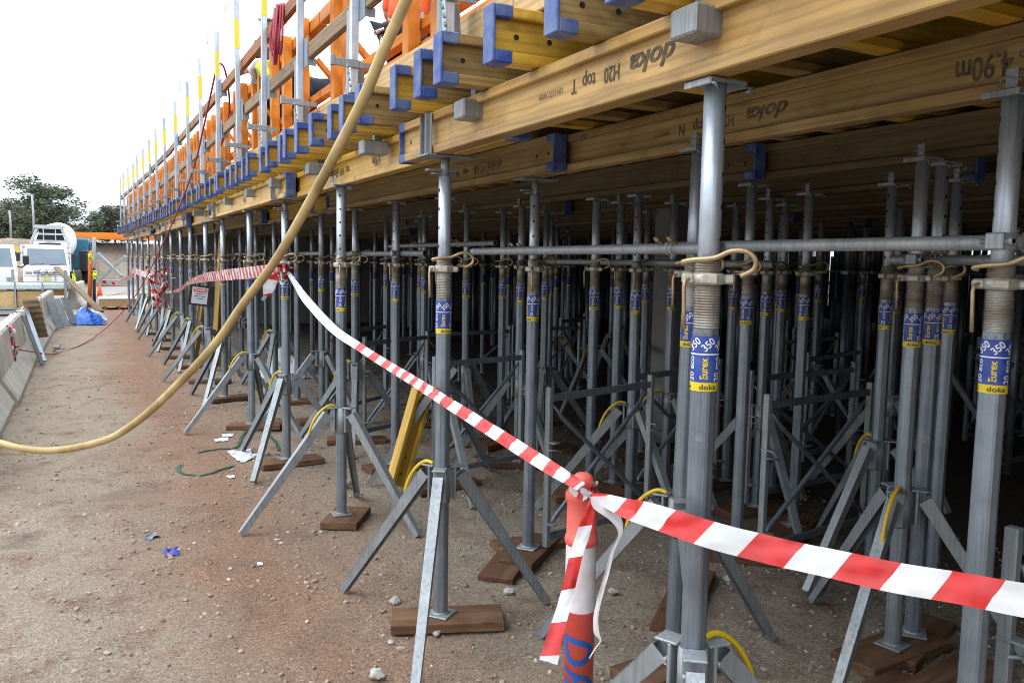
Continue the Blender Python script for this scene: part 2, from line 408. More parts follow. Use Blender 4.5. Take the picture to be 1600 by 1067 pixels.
fs = [(j*nx+i, j*nx+i+1, (j+1)*nx+i+1, (j+1)*nx+i) for j in range(len(gy)-1) for i in range(nx-1)]
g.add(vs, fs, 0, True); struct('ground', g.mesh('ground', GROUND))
g = MB(); g.add([(-40, -5, .016), (-1.5, -5, .016), (-1.5, 27, .016), (-.9, 36, .016), (4, 56, .016), (-40, 56, .016)], [(0, 1, 2, 3, 4, 5)])
struct('site_road', g.mesh('site_road', ROAD))

# loose stones
def stones(name, n_, fn, smin, smax, mat):
    g = MB(); t = (1+5**.5)/2
    iv = [(-1, t, 0), (1, t, 0), (-1, -t, 0), (1, -t, 0), (0, -1, t), (0, 1, t), (0, -1, -t), (0, 1, -t), (t, 0, -1), (t, 0, 1), (-t, 0, -1), (-t, 0, 1)]
    iv = [Vector(v).normalized() for v in iv]
    fi = [(0, 11, 5), (0, 5, 1), (0, 1, 7), (0, 7, 10), (0, 10, 11), (1, 5, 9), (5, 11, 4), (11, 10, 2), (10, 7, 6), (7, 1, 8), (3, 9, 4), (3, 4, 2), (3, 2, 6), (3, 6, 8), (3, 8, 9), (4, 9, 5), (2, 4, 11), (6, 2, 10), (8, 6, 7), (9, 8, 1)]
    for _ in range(n_):
        x, y = fn(); s = smin*(smax/smin)**(random.random()**2.6)
        rot = Matrix.Rotation(random.random()*6.28, 3, 'Z') @ Matrix.Rotation(random.random()*.6, 3, 'X')
        sc = Vector((s*random.uniform(.8, 1.3), s*random.uniform(.6, 1), s*random.uniform(.4, .75))); z = gz(x, y)+sc.z*.35
        g.add([rot @ Vector((v.x*sc.x*random.uniform(.8, 1.15), v.y*sc.y*random.uniform(.8, 1.15), v.z*sc.z))+Vector((x, y, z)) for v in iv], fi)
    o = mk(name, g.mesh(name, mat)); tag(o, 'loose pale gravel and stones scattered over the brown dirt', 'gravel', kind='stuff')
def sfn():
    while True:
        y = 2.0+random.random()**1.6*13; x = random.uniform(-1.2, 5.5)
        if in_view((x, y, 0), 20) and mnoise.noise((x*1.3, y*1.3, 3)) > random.uniform(-.7, .35): return x, y
stones('gravel', 18000, sfn, .0028, .021, STONE)

# ------------------------------------------------------------------ deck: plywood on joists on long beams
TOPZ, JZ, DZ = 2.40, 2.604, 2.808
def curve(y): return -0.35*(max(0, y-11)/20)**2
g = MB()
ys = [-7, 0, 6, 11, 14, 17, 20, 23, 26, 29, 32]
for a, b in zip(ys[:-1], ys[1:]):
    for x0, x1 in ((1.60, 9), (9, 17), (17, 25)):
        c0, c1 = curve(a), curve(b)
        g.add([(x0+c0, a+.002, DZ), (x1+c0, a+.002, DZ), (x1+c1, b-.002, DZ), (x0+c1, b-.002, DZ), (x0+c0, a+.002, DZ+.02), (x1+c0, a+.002, DZ+.02), (x1+c1, b-.002, DZ+.02), (x0+c1, b-.002, DZ+.02)],
              [(3, 2, 1, 0), (4, 5, 6, 7), (0, 1, 5, 4), (1, 2, 6, 5), (2, 3, 7, 6), (3, 0, 4, 7)])
tag(mk('plywood_deck', g.mesh('plywood_deck', PLY)), 'wide plywood formwork deck lying on all the timber joists', 'formwork deck')

# --- H-section timber beams
def beam_spec(L, mat, caps=True, near=True, wornblue=False):
    b = .004
    spec = []
    t = MB().box((0, L/2, .18), (.08, L, .04), b=b).mesh('top_flange', mat)
    w_ = MB(); w_.box((0, L/2, .10), (.027, L-.004, .12))
    for y in (.10, .24, L-.10, L-.24):
        for s in (-1, 1):
            w_.lathe([(.011, 0), (.011, .0008)], 10, 1, False); k = len(w_.v)-20
            for i in range(k, len(w_.v)):
                x_, y_, z_ = w_.v[i]; w_.v[i] = (s*(.0137+z_), y+x_, .10+y_)
    web = w_.mesh('web', [mat, HOLE_SHADE])
    bo = MB().box((0, L/2, .02), (.08, L, .04), b=b).mesh('bottom_flange', mat)
    spec += [('top_flange', t, None), ('web', web, None), ('bottom_flange', bo, None)]
    if caps:
        for y0, s in ((0, 1), (L, -1)):
            c = MB()
            c.box((0, y0-s*.004, .10), (.086, .012, .206), b=.004)
            for zc in (.18, .02): c.box((0, y0+s*.037, zc), (.087, .072, .047), b=.005)
            spec.append(('end_cap', c.mesh('end_cap', BLUECAP), None))
    return spec
WOODS = [(H_YEL, 'bright yellow'), (H_OLD, 'weathered grey-brown'), (H_TAN, 'tan'), (H_SHADE, 'shade-darkened')]
BS = [beam_spec(4.9, m) for m, _ in WOODS]
def lettering(parent, items, xface=-.0143):
    g = MB()
    for t, y, z, size, bold, shear, sx in items:      # y, z in the beam's own frame; text upside down seen from the aisle
        vs, fs = text2d(t, size, bold, shear, sx)
        g.add([(xface-.0012, y+p[0], z-p[1]) for p in vs], fs)
    return mk('lettering', g.mesh('lettering', PRINT), parent)
def long_beam(x, y0, kind, label, group='long H-section beams on the props', texts=None):
    r = thing('timber_beam', label, 'beam', (x+curve(y0), y0, TOPZ), (0, 0, math.atan2(-(curve(y0+4.9)-curve(y0)), 4.9)), group)
    L = spawn(BS[kind], r)
    if texts: lettering(L[1], texts)
    return r
def prn(yd, yh, yt, yn, z=.10, n='N', s=.075):
    o = []
    if yd: o.append(('doka', yd, z+.004, s*1.15, .0022, .28, 1.35))
    if yh: o.append(('H20', yh, z, s*.95, .001, 0, .75))
    if yt: o.append(('top', yt, z, s*.95, .001, 0, .85))
    if yn: o.append((n, yn, z, s*.95, .001, 0, .8))
    return o
ROWX = {'A': 1.60, 'B': 2.42, 'C': 3.58, 'D': 4.55}
a = -.6
long_beam(1.555, a, 2, 'tan long beam along the deck edge nearest the camera', texts=prn(2.1-a, 2.32-a, 2.46-a, 2.555-a, n='T')+[('UN1577 W/M', 2.72-a, .10, .03, 0, 0, 1)])
a = 3.15
long_beam(1.645, a, 0, 'yellow long edge beam behind the tan hose, second along the deck edge', texts=[('4.90m', 5.07-a, .10, .085, .001, 0, .75)]+prn(6.04-a, 5.85-a, 5.7-a, None))
for i, (x, a) in enumerate(((1.555, 7.15), (1.645, 11.0), (1.555, 14.8), (1.645, 18.4), (1.555, 22.0), (1.645, 25.8))):
    long_beam(x, a, (0, 0, 2, 0, 1, 0)[i], 'long edge beam with fork heads below, %s along the deck edge' % ordn(i+3), texts=[('4.90m', 2.2, .10, .085, .001, 0, .75)] if i < 2 else None)
a = -.2
long_beam(2.465, a, 1, 'long beam printed with 4.90m, second row in, nearest the camera',
          texts=prn(2.56-a, 2.80-a, 2.98-a, 3.10-a)+[('4.90m', 1.66-a, .10, .10, .0016, 0, .75), ('UN15377', 3.25-a, .10, .03, 0, 0, 1), ('WOOD', 1.49-a, .115, .035, 0, 0, 1), ('FI', 1.48-a, .075, .035, 0, 0, 1)])
a = 4.08
long_beam(2.375, a, 1, 'long beam ending in a blue cap, second row in, middle distance', texts=prn(4.87-a, 5.16-a, 5.34-a, 5.48-a, s=.07)+[('UN15377', 5.7-a, .10, .03, 0, 0, 1)])
for i, (x, a) in enumerate(((2.465, 8.4), (2.375, 12.7), (2.465, 17.0), (2.375, 21.4), (2.465, 25.8))):
    long_beam(x, a, i % 3, 'long beam in shade in the second row in, %s from the camera' % ordn(i+3))
a = -.7
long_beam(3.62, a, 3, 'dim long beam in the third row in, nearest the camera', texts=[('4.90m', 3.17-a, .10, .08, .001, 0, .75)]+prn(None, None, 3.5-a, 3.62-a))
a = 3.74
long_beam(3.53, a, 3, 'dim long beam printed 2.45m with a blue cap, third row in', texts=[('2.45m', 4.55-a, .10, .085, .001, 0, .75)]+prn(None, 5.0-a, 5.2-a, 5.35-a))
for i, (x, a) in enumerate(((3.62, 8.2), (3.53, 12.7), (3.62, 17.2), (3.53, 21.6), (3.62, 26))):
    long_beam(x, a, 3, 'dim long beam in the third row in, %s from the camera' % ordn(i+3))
for x in (4.6, 5.9, 7.1, 8.3, 9.5, 10.7, 11.9):
    for j in range(6):
        y0 = -2.2+j*4.5+(x*1.7 % 1.0)
        if in_view((x, y0+2.4, 2.5), 500):
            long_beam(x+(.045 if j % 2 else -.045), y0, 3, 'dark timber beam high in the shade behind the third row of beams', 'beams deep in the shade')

# --- joists across the beams
JS = [beam_spec(2.45, m) for m, _ in WOODS[:3]]
jy = [-.35, .1, .52, .93, 1.30, 1.58, 1.98, 2.36, 2.81, 3.24, 3.55, 3.89, 4.40, 4.72, 5.04, 5.40]
y = 5.82
while y < 31.3: jy.append(y); y += random.choice((.34, .42, .46))
NEARK = {2.36: 1, 2.81: 0, 3.24: 1, 3.55: 1, 3.89: 0, 4.40: 1, 4.72: 0, 5.04: 0, 5.40: 1, 1.98: 0}
k = 0
for i, y in enumerate(jy):
    kind = NEARK.get(y, random.choice((0, 1, 0, 2)))
    vis = y > 1.5
    k += 1 if vis else 0
    r = thing('timber_joist', '%s joist with a blue end cap, %s from the camera along the deck edge' % (WOODS[kind][1], ordn(k)) if vis else
              'timber joist overhead at the near end of the deck, out of the frame', 'joist',
              (1.315+curve(y)+random.uniform(-.02, .03), y, JZ), (0, 0, -math.pi/2+random.uniform(-.015, .015)), 'joists across the deck edge')
    spawn(JS[kind], r)
g = MB()
for y in [q*.44-2 for q in range(76)]:
    for zc in (.02, .18): g.box((13.6, y+.2, JZ+zc), (20.6, .08, .04))
    g.box((13.6, y+.2, JZ+.1), (20.6, .027, .12))
o = mk('inner_joists', g.mesh('inner_joists', H_SHADE)); tag(o, 'dark inner joists running under the plywood deep inside the formwork', 'joists', kind='stuff')

# ------------------------------------------------------------------ steel props
def wrap(g, items, r, mi):
    for t, ang, z, size, bold, rot, sx in items:
        vs, fs = text2d(t, size, bold, 0, sx); c, s = math.cos(rot), math.sin(rot); o = []
        for x, y in vs:
            X, Y = x*c-y*s, x*s+y*c; a = ang+X/r
            o.append((r*math.sin(a), -r*math.cos(a), z+Y))
        g.add(o, fs, mi)
def ring(g, r, z0, z1, mi, n=20):
    vs = [(r*math.cos(6.28319*j/n), r*math.sin(6.28319*j/n), z) for z in (z0, z1) for j in range(n)]
    g.add(vs, [(j, (j+1) % n, n+(j+1) % n, n+j) for j in range(n)], mi, True)
def oct_prof(r, n=8, ch=.30):
    p = []
    for j in range(n):
        for d in (-ch, ch):
            a = 2*math.pi*(j+.5)/n+d*math.pi/n; p.append((r*math.cos(a)*1.0, r*math.sin(a)))
    return p
OUT = MB().prism(oct_prof(.0385), (0, 0, .055), (0, 0, 1.70), (1, 0, 0), (0, 1, 0)).mesh('outer_tube', TUBE)
th = MB(); pr = []
for i in range(26):
    z = 1.70+i*.0078; pr += [(.0345, z), (.0388, z+.0028), (.0388, z+.0048), (.0345, z+.0072)]
pr.append((.034, 1.906)); th.lathe([(.0385, 1.684)]+pr, 16)
THM = th.mesh('thread', THREAD)
it = MB(); it.lathe([(.0315, 1.70), (.0315, 2.388)], 20)
for i in range(5):
    for s in (0, math.pi):
        z = 1.955+i*.092; vs = []
        for j in range(10):
            a = s+.21*math.cos(j*.6283); vs.append((.0319*math.cos(a), .0319*math.sin(a), z+.0085*math.sin(j*.6283)))
        it.add(vs, [tuple(range(10))], 1)
INN = it.mesh('inner_tube', [INNER, HOLE_SHADE])
it2 = MB(); it2.lathe([(.0315, 1.70), (.0315, 2.30)], 20)
for i in range(4):
    for s in (0, math.pi):
        z = 1.955+i*.092; vs = []
        for j in range(10):
            a = s+.21*math.cos(j*.6283); vs.append((.0319*math.cos(a), .0319*math.sin(a), z+.0085*math.sin(j*.6283)))
        it2.add(vs, [tuple(range(10))], 1)
INNS = it2.mesh('inner_tube', [INNER, HOLE_SHADE])
bp = MB(); bp.box((0, 0, .005), (.13, .13, .009), b=.003); bp.lathe([(.046, .009), (.040, .018)], 14)
BASE = bp.mesh('base_plate', STEEL)
lb = MB(); rl = .0398
ring(lb, rl, 1.546, 1.68, 0); ring(lb, rl, 1.52, 1.5458, 1)
LBL = lb.mesh('label_sleeve', [BLUE, YEL])
lt = MB(); rr_ = rl+.0006
ring(lt, rr_, 1.6255, 1.6295, 0, 20)
for i in range(6):
    a = i*2*math.pi/6
    wrap(lt, [('350', a+.25, 1.655, .031, .0006, .75, .9)], rr_, 0)
    if i % 2 == 0: wrap(lt, [('Eurex', a, 1.585, .030, .0008, math.pi/2, .88)], rr_, 1)
    else: wrap(lt, [('20 eco', a, 1.585, .030, .0003, math.pi/2, .88)], rr_, 0)
    if i % 2 == 0: wrap(lt, [('doka', a+.3, 1.532, .021, .0005, 0, 1.3)], rr_, 2)
LTR = lt.mesh('lettering', [WHITE, YEL, PRINT])
nu = MB(); nu.lathe([(.041, 1.826), (.053, 1.830), (.054, 1.856), (.041, 1.860)], 14)
nu.box((-.058, -.015, 1.843), (.034, .045, .030), b=.006); nu.box((.058, -.012, 1.843), (.03, .04, .028), b=.006); nu.box((0, -.05, 1.843), (.05, .02, .032), b=.006)
NUT = nu.mesh('adjusting_nut', CAST)
HAN = MB().tube([(-.052, -.03, 1.845), (-.068, -.045, 1.838), (-.070, -.048, 1.82), (-.068, -.048, 1.76), (-.066, -.048, 1.70)], .0062, 8).mesh('nut_handle', BRONZE)
def smooth(pts, k=5):
    P_ = [Vector(p) for p in pts]; o = []
    for i in range(len(P_)-1):
        p0, p1, p2, p3 = P_[max(i-1, 0)], P_[i], P_[i+1], P_[min(i+2, len(P_)-1)]
        for j in range(k):
            t = j/k; o.append(.5*((2*p1)+(p2-p0)*t+(2*p0-5*p1+4*p2-p3)*t*t+(3*p1-p0-3*p2+p3)*t**3))
    o.append(P_[-1]); return o
PIN = MB().tube(smooth([(-.055, -.03, 1.885), (-.062, -.046, 1.890), (-.03, -.051, 1.897), (.03, -.05, 1.903), (.075, -.05, 1.922), (.115, -.045, 1.922), (.14, -.04, 1.90), (.135, -.036, 1.872), (.10, -.034, 1.853)]), .0078, 8).mesh('fixing_pin', BRONZE)
hp = MB(); hp.box((0, 0, 2.394), (.12, .12, .008), b=.002)
for s in (-1, 1):
    hp.box((s*.063, 0, 2.388), (.008, .115, .02), b=.002); hp.tube([(s*.06, -.055, 2.38), (s*.07, -.078, 2.375), (s*.05, -.072, 2.362)], .004, 6)
hp.box((-.046, -.02, 2.425), (.004, .035, .06)); hp.box((-.030, -.02, 2.4545), (.032, .035, .004))
hp.tube([(-.05, -.05, 2.42), (-.052, 0, 2.435), (-.05, .02, 2.41)], .0022, 5)
HEAD = hp.mesh('head_plate', STEEL)
fk = MB(); fk.box((0, 0, 2.394), (.25, .15, .009), b=.002); fk.tube([(0, 0, 2.30), (0, 0, 2.39)], .021, 12)
fk.box((-.02, 0, 2.327), (.16, .035, .008), b=.002); fk.box((.0, .02, 2.313), (.12, .05, .006), b=.002)
for s in (-1, 1):
    for q in (-.035, .035):
        fk.box((s*.094, q, 2.495), (.006, .032, .20), b=.002); fk.box((s*.106, q+.013, 2.495), (.02, .005, .20), b=.002)
FORK = fk.mesh('fork_head', STEEL)
LO_T = MB().prism([(.0385*math.cos(j*.785), .0385*math.sin(j*.785)) for j in range(8)], (0, 0, .01), (0, 0, 1.70), (1, 0, 0), (0, 1, 0)).mesh('outer_tube', TUBE)
LO_I = MB().lathe([(.0315, 1.85), (.0315, 2.388)], 8).mesh('inner_tube', INNER)
LO_TH = MB().lathe([(.038, 1.70), (.038, 1.90)], 8).mesh('thread', THREAD)
PROPS = []
def prop(x, y, label, group, fork=False, lod=0, lean=(0, 0), face=None, z=0.0):
    root = thing('steel_prop', label, 'prop', (x, y, z), (lean[1], lean[0], 0), group)
    root.scale = (1, 1, 1)
    th_ = face if face is not None else math.atan2(-x, y)+random.uniform(-.9, .9)
    def pt(n, m, p=root, rz=th_): return mk(n, m, p, None, (0, 0, rz))
    pt('base_plate', BASE, rz=random.choice((0, .2, -.3, .7))).location.z = .051 if lod < 2 else 0
    if lod == 0:
        pt('outer_tube', OUT); pt('thread', THM); pt('inner_tube', INNS if fork else INN, rz=th_+random.choice((.25, .5, -.3)))
        l = pt('label_sleeve', LBL); mk('lettering', LTR, l)
        nn = pt('adjusting_nut', NUT, rz=th_+random.uniform(-.3, .3)); mk('nut_handle', HAN, nn); pt('fixing_pin', PIN, rz=th_+random.uniform(-.35, .35))
    else:
        pt('outer_tube', LO_T); pt('inner_tube', LO_I if math.hypot(x, y) > 9 else INN); pt('thread', LO_TH); l = pt('label_sleeve', LBL); pt('adjusting_nut', NUT)
        if lod == 1 or math.hypot(x, y) < 11: mk('lettering', LTR, l)
        if lod == 1: pt('fixing_pin', PIN)
    if fork: pt('fork_head', FORK, rz=0)
    elif lod < 2: pt('head_plate', HEAD, rz=0)
    # top held at the beams' underside
    PROPS.append((x, y, lod)); return root
A_Y = [1.88, 3.87, 5.76, 7.60, 9.4, 11.4, 13.1, 15.0, 16.5, 18.2, 20.0, 21.8, 23.6, 25.4, 27.2, 29.0, 30.6]
for i, y in enumerate(A_Y):
    prop(1.6+curve(y), y, 'galvanised prop in the outermost row under the deck edge, %s from the camera' % ordn(i+1), 'props under the deck edge', fork=i % 2 == 1, lod=0 if y < 14 else 1,
         lean=((0, 0), (0, 0), (0, 0), (0, 0))[min(i, 3)], face=(-.70, -.42, None, None)[min(i, 3)])
B_ = [(2.41, 1.53), (2.38, 2.94), (2.50, 4.58), (2.60, 6.28), (2.45, 7.04), (2.43, 8.23), (2.39, 9.42)]+[(2.42, 10.8+1.42*i) for i in range(14)]
for i, (x, y) in enumerate(B_):
    prop(x+curve(y), y, 'galvanised prop in the second row in from the deck edge, %s from the camera' % ordn(i+1), 'props in the second row', fork=i in (2, 6), lod=0 if y < 9 else 1,
         lean=(.018 if i == 1 else 0, 0), face=-1.05 if i == 0 else None)
C_ = [(3.47, 2.61), (3.68, 2.66), (3.71, 3.98), (3.65, 5.09), (3.58, 5.55), (3.93, 5.72), (3.53, 6.71), (3.78, 7.58), (3.45, 7.75), (3.43, 8.88), (3.85, 10.11), (3.47, 10.35)]
for i, (x, y) in enumerate(C_):
    prop(x, y, 'shaded galvanised prop in the third row in, %s from the camera' % ordn(i+1), 'props in the third row', lod=0 if y < 6 else 1)
D_ = [(4.43, 3.1), (4.33, 3.45), (4.46, 4.22), (4.56, 4.69), (4.87, 5.39), (4.29, 5.48), (5.11, 5.08), (4.83, 6.57), (4.11, 7.28), (4.77, 8.33)]
D_.sort(key=lambda p: p[1])
for i, (x, y) in enumerate(D_):
    prop(x, y, 'shaded galvanised prop behind the third row, %s from the camera' % ordn(i+1), 'props in the fourth row', lod=1)
DEEP = []
for x in (3.55, 4.6):
    y = 11.7
    while y < 30: DEEP.append((x+random.uniform(-.1, .1), y)); y += random.uniform(1.2, 1.6)
for r_, x in enumerate((5.9, 7.1, 8.3, 9.5, 10.7, 11.9)):
    y = 1.6+random.random()
    while y < 23.3:
        DEEP.append((x+random.uniform(-.12, .12), y+random.uniform(-.15, .15))); y += random.choice((1.0, 1.45, 1.45, .45))
DEEP = [p for p in DEEP if in_view((p[0], p[1], 1.5), 30) and not (5.1 < p[0] < 6.1 and 6.5 < p[1] < 7.6)]
DEEP.sort(key=lambda p: p[0]**2+p[1]**2)
for x, y in DEEP[:215]:
    prop(x, y, 'galvanised steel prop in the dark depth of the formwork behind the numbered front rows'.replace('numbered ', ''), 'props in the dark depth', lod=2)
g = MB()
for x, y in DEEP[215:]+[(X+random.uniform(-.3, .3), 1+j*.95+random.uniform(-.35, .35)) for X in (7.7, 8.9, 10.1, 11.3, 12.5) for j in range(24)]+[(X+random.uniform(-.15, .15), -1+j*1.25+random.uniform(-.3, .3)) for X in (13.1, 14.3, 15.5, 16.7, 17.9, 19.1, 20.3, 21.5, 22.7, 23.9) for j in range(20)]:
    if not in_view((x, y, 1), 80): continue
    g.tube([(x, y, 0), (x, y, 1.8)], .0385, 6); g.tube([(x, y, 1.8), (x, y, 2.4)], .0315, 6); g.box((x, y, 1.84), (.1, .1, .04))
o = mk('far_props', g.mesh('far_props', TUBE)); tag(o, 'mass of far props crowding the darkest depth of the formwork', 'props', kind='stuff')
print('props', len(PROPS))

# sole planks under the feet
def plank(x, y, ang, L, Wd, label, group='timber sole planks', z=0.0, t=.05):
    me = MB().box((0, 0, t/2), (Wd, L, t), b=.004).mesh('sole_plank', PLANK)
    o = mk('sole_plank', me, None, (x, y, z), (random.uniform(-.015, .015), random.uniform(-.01, .01), ang)); return tag(o, label, 'plank', group)
for i, y in enumerate(A_Y[:12]):
    an = (1.2, 1.22, 2.6, 1.7, 1.2, 1.9, 1.3, 1.6, 1.4, 1.5, 1.5, 1.5)[i]
    plank(1.6+curve(y)+.03, y-.02, an, .58 if i != 2 else .42, .23 if i != 2 else .26, 'brown plank under the %s prop of the outermost row' % ordn(i+1))
for i, (x, y) in enumerate(B_[:10]):
    plank(x+.02, y, random.uniform(1.2, 2.0) if i != 2 else 2.3, .6, .23, 'brown plank under the %s prop of the second row' % ordn(i+1))
plank(2.62, 4.72, 1.5, .55, .22, 'loose brown plank beside the third prop of the second row', z=-.012)
plank(2.28, 4.45, 2.4, .5, .22, 'split brown plank lying flat left of the third second-row prop', z=-.02)
for i, (x, y) in enumerate(C_[:10]):
    plank(x, y, random.uniform(.9, 2.2), .62, .24, 'dark plank under the %s prop of the third row' % ordn(i+1), z=0 if i != 1 else -.004)
plank(3.42, 2.28, 1.75, .75, .24, 'worn dark plank in front of the nearest third-row prop', z=-.01)
plank(3.1, 2.35, 1.9, .5, .22, 'short dark plank sunk in the dirt right of the tape', z=-.025)
plank(2.95, 3.55, 2.3, .9, .22, 'long dark plank lying loose in the dirt behind the tape', z=-.012)
for i, (x, y) in enumerate(D_):
    plank(x, y, random.uniform(.9, 2.2), .6, .24, 'dark plank in shade under the %s prop of the fourth row' % ordn(i+1), z=-.002*i)

# --- folding tripods on the props
def tripod(x, y, ang, label, hz=.80, rad=.66, near=True):
    root = thing('prop_tripod', label, 'tripod', (x, y, 0), (0, 0, ang), 'folding tripods holding the props')
    for k in range(3):
        a = k*2*math.pi/3; c, s = math.cos(a), math.sin(a); q = rad*(1+.07*math.sin(k*5+x*9))
        g = MB(); p0 = Vector((.100*c, .100*s, hz-.01)); p1 = Vector((q*c, q*s, .012)); n_ = Vector((-s, c, 0))
        d = (p1-p0).normalized(); upv = n_.cross(d)
        # folded channel: a back plate and two flanges tapering to the foot
        upv = upv if upv.z > 0 else -upv
        for off in (-1, 1): g.bar(p0+n_*off*.024, p1+n_*off*.019, .004, .064, upv, w1=.004, h1=.040)
        g.bar(p0+upv*.031, p1+upv*.019, .052, .004, upv, w1=.042, h1=.004)
        g.bar(p1-d*.035-upv*.002, p1+d*.002-upv*.002, .034, .030, upv)
        mk('leg', g.mesh('leg', STEEL), root)
    g = MB()
    for k in range(3):
        a = k*2*math.pi/3; R_ = Matrix.Rotation(a, 3, 'Z')
        g.box(R_ @ Vector((.062, 0, hz-.055)), (.012, .07, .17), R_, .003); g.box(R_ @ Vector((.075, 0, hz+.034)), (.075, .07, .008), R_, .002)
        g.tube([R_ @ Vector((.08, -.034, hz-.03)), R_ @ Vector((.08, .034, hz-.03))], .008, 8)
    g.lathe([(.0405, hz-.15), (.0455, hz-.15), (.0455, hz+.03), (.0405, hz+.03)], 14)
    mk('clamp_sleeve', g.mesh('clamp_sleeve', STEEL), root)
    e = Vector((.22, 0, hz-.20)); 
    m = MB().tube(smooth([(.05, .01, hz+.045), (.10, .012, hz+.05), (.17, .012, hz+.0), (.225, .012, hz-.09), (.25, .012, hz-.20)]), .0095, 8)
    mk('handle', m.mesh('handle', HANDLE), root, None, (0, 0, 2*math.pi/3*random.choice((0, 1, 2)) if not near else near))
    return root
AT = {0: -.1, 1: 2.07, 2: 3.2, 3: 2.0, 4: 3.25, 5: 2.1, 6: 2.6, 7: 2.2, 8: 2.5, 9: 2.1, 10: 2.4, 11: 2.2, 12: 2.0, 13: 2.3}
for i, an in AT.items():
    y = A_Y[i]
    tripod(1.6+curve(y), y, an, 'grey folding tripod with a yellow handle on the %s outermost prop' % ordn(i+1), hz=.71 if i == 0 else .80, near=1e-9)
for i, an in {1: 2.15, 3: 2.6, 5: 2.3, 6: 1.0, 8: 2.2, 10: 1.4}.items():
    x, y = B_[i]; tripod(x, y, an, 'grey folding tripod on the %s prop of the second row' % ordn(i+1), near=1e-9)
for i, an in {0: 3.45, 3: 2.6, 6: .6, 8: 2.4, 9: .5}.items():
    x, y = C_[i]; tripod(x, y, an, 'shaded folding tripod on the %s prop of the third row' % ordn(i+1), near=1e-9)
for i, an in {1: 1.2, 3: .2, 6: 2.6, 8: 2.0}.items():
    x, y = D_[i]; tripod(x, y, an, 'dark folding tripod on the %s prop of the fourth row' % ordn(i+1), near=1e-9)
for i, (x, y) in enumerate([p for p in DEEP if p[0] > 5.5][0:27:3]):
    tripod(x, y, random.random()*6, 'dark folding tripod in the depth of the formwork behind the front rows', near=1e-9)

# --- bracing frames between props
def frame(p0, p1, label, z0=.12, z1=1.03, green=False):
    p0, p1 = Vector((*p0, 0)), Vector((*p1, 0)); d = (p1-p0); L = d.length
    root = thing('bracing_frame', label, 'frame', p0, (0, 0, math.atan2(d.y, d.x)), 'bracing frames between props')
    for x in (0, L):
        g = MB().bar((x, 0, .06), (x, 0, 1.10), .042, .036, b=.003)
        g.box((x, -.03, .75), (.05, .10, .008)); g.box((x, -.03, .22), (.05, .10, .008)); g.tube([(x-.03, -.02, .70), (x+.06, -.06, .69)], .007, 6)
        mk('post', g.mesh('post', STEEL), root)
    for z in (z0, z1): mk('rail', MB().bar((.02, 0, z), (L-.02, 0, z), .03, .045, b=.003).mesh('rail', TUBE), root)
    for a, b in ((z0+.03, z1-.05), (z1-.05, z0+.03)):
        s = .022 if a < b else -.022
        g = MB().tube([(.02, s, a), (.10, s, a+(b-a)*.1), (L-.10, s, a+(b-a)*.9), (L-.02, s, b)], [.006, .016, .016, .006], 8)
        mk('diagonal', g.mesh('diagonal', TUBE), root)
    return root
frame((2.60, 4.52), (3.60, 4.80), 'bracing frame with crossed rods right of the third second-row prop')
frame((3.75, 3.80), (4.85, 3.95), 'bracing frame with crossed rods in the shade behind the tape')
frame((2.52, 1.50), (3.62, 1.62), 'bracing frame clamped to the prop at the right edge of the photo')
frame((2.55, 6.34), (3.50, 6.60), 'bracing frame behind the leaning yellow beam')
frame((3.73, 5.15), (4.80, 5.45), 'bracing frame in the middle distance left of the concrete column')
frame((2.52, 8.2), (3.4, 8.7), 'bracing frame in the second row beyond the leaning beam')
frame((4.5, 4.75), (5.8, 4.9), 'dark bracing frame deep to the right of the concrete column')
frame((3.5, 9.0), (4.7, 9.2), 'dark bracing frame far back left of the concrete column')
frame((4.9, 6.6), (5.9, 8.2), 'dark bracing frame close behind the concrete column')
frame((6.0, 3.4), (7.0, 3.7), 'dark bracing frame deepest at the right of the photo')
for fx_, fy_, fa_ in ((6.0, 5.6, .3), (7.2, 4.6, .1), (5.9, 8.6, .9), (7.1, 7.0, .2), (8.4, 5.6, -.1), (8.3, 8.0, .5), (4.8, 9.3, .2), (6.2, 10.5, .7), (9.6, 6.3, .1), (7.3, 3.2, .15), (8.5, 3.8, .1), (9.4, 9.2, .4)):
    frame((fx_, fy_), (fx_+1.15*math.cos(fa_), fy_+1.15*math.sin(fa_)), 'bracing frame lost in the darkest part behind the fourth row of props')
frame((2.47, 9.5), (3.45, 10.3), 'bracing frame farthest along the second row')

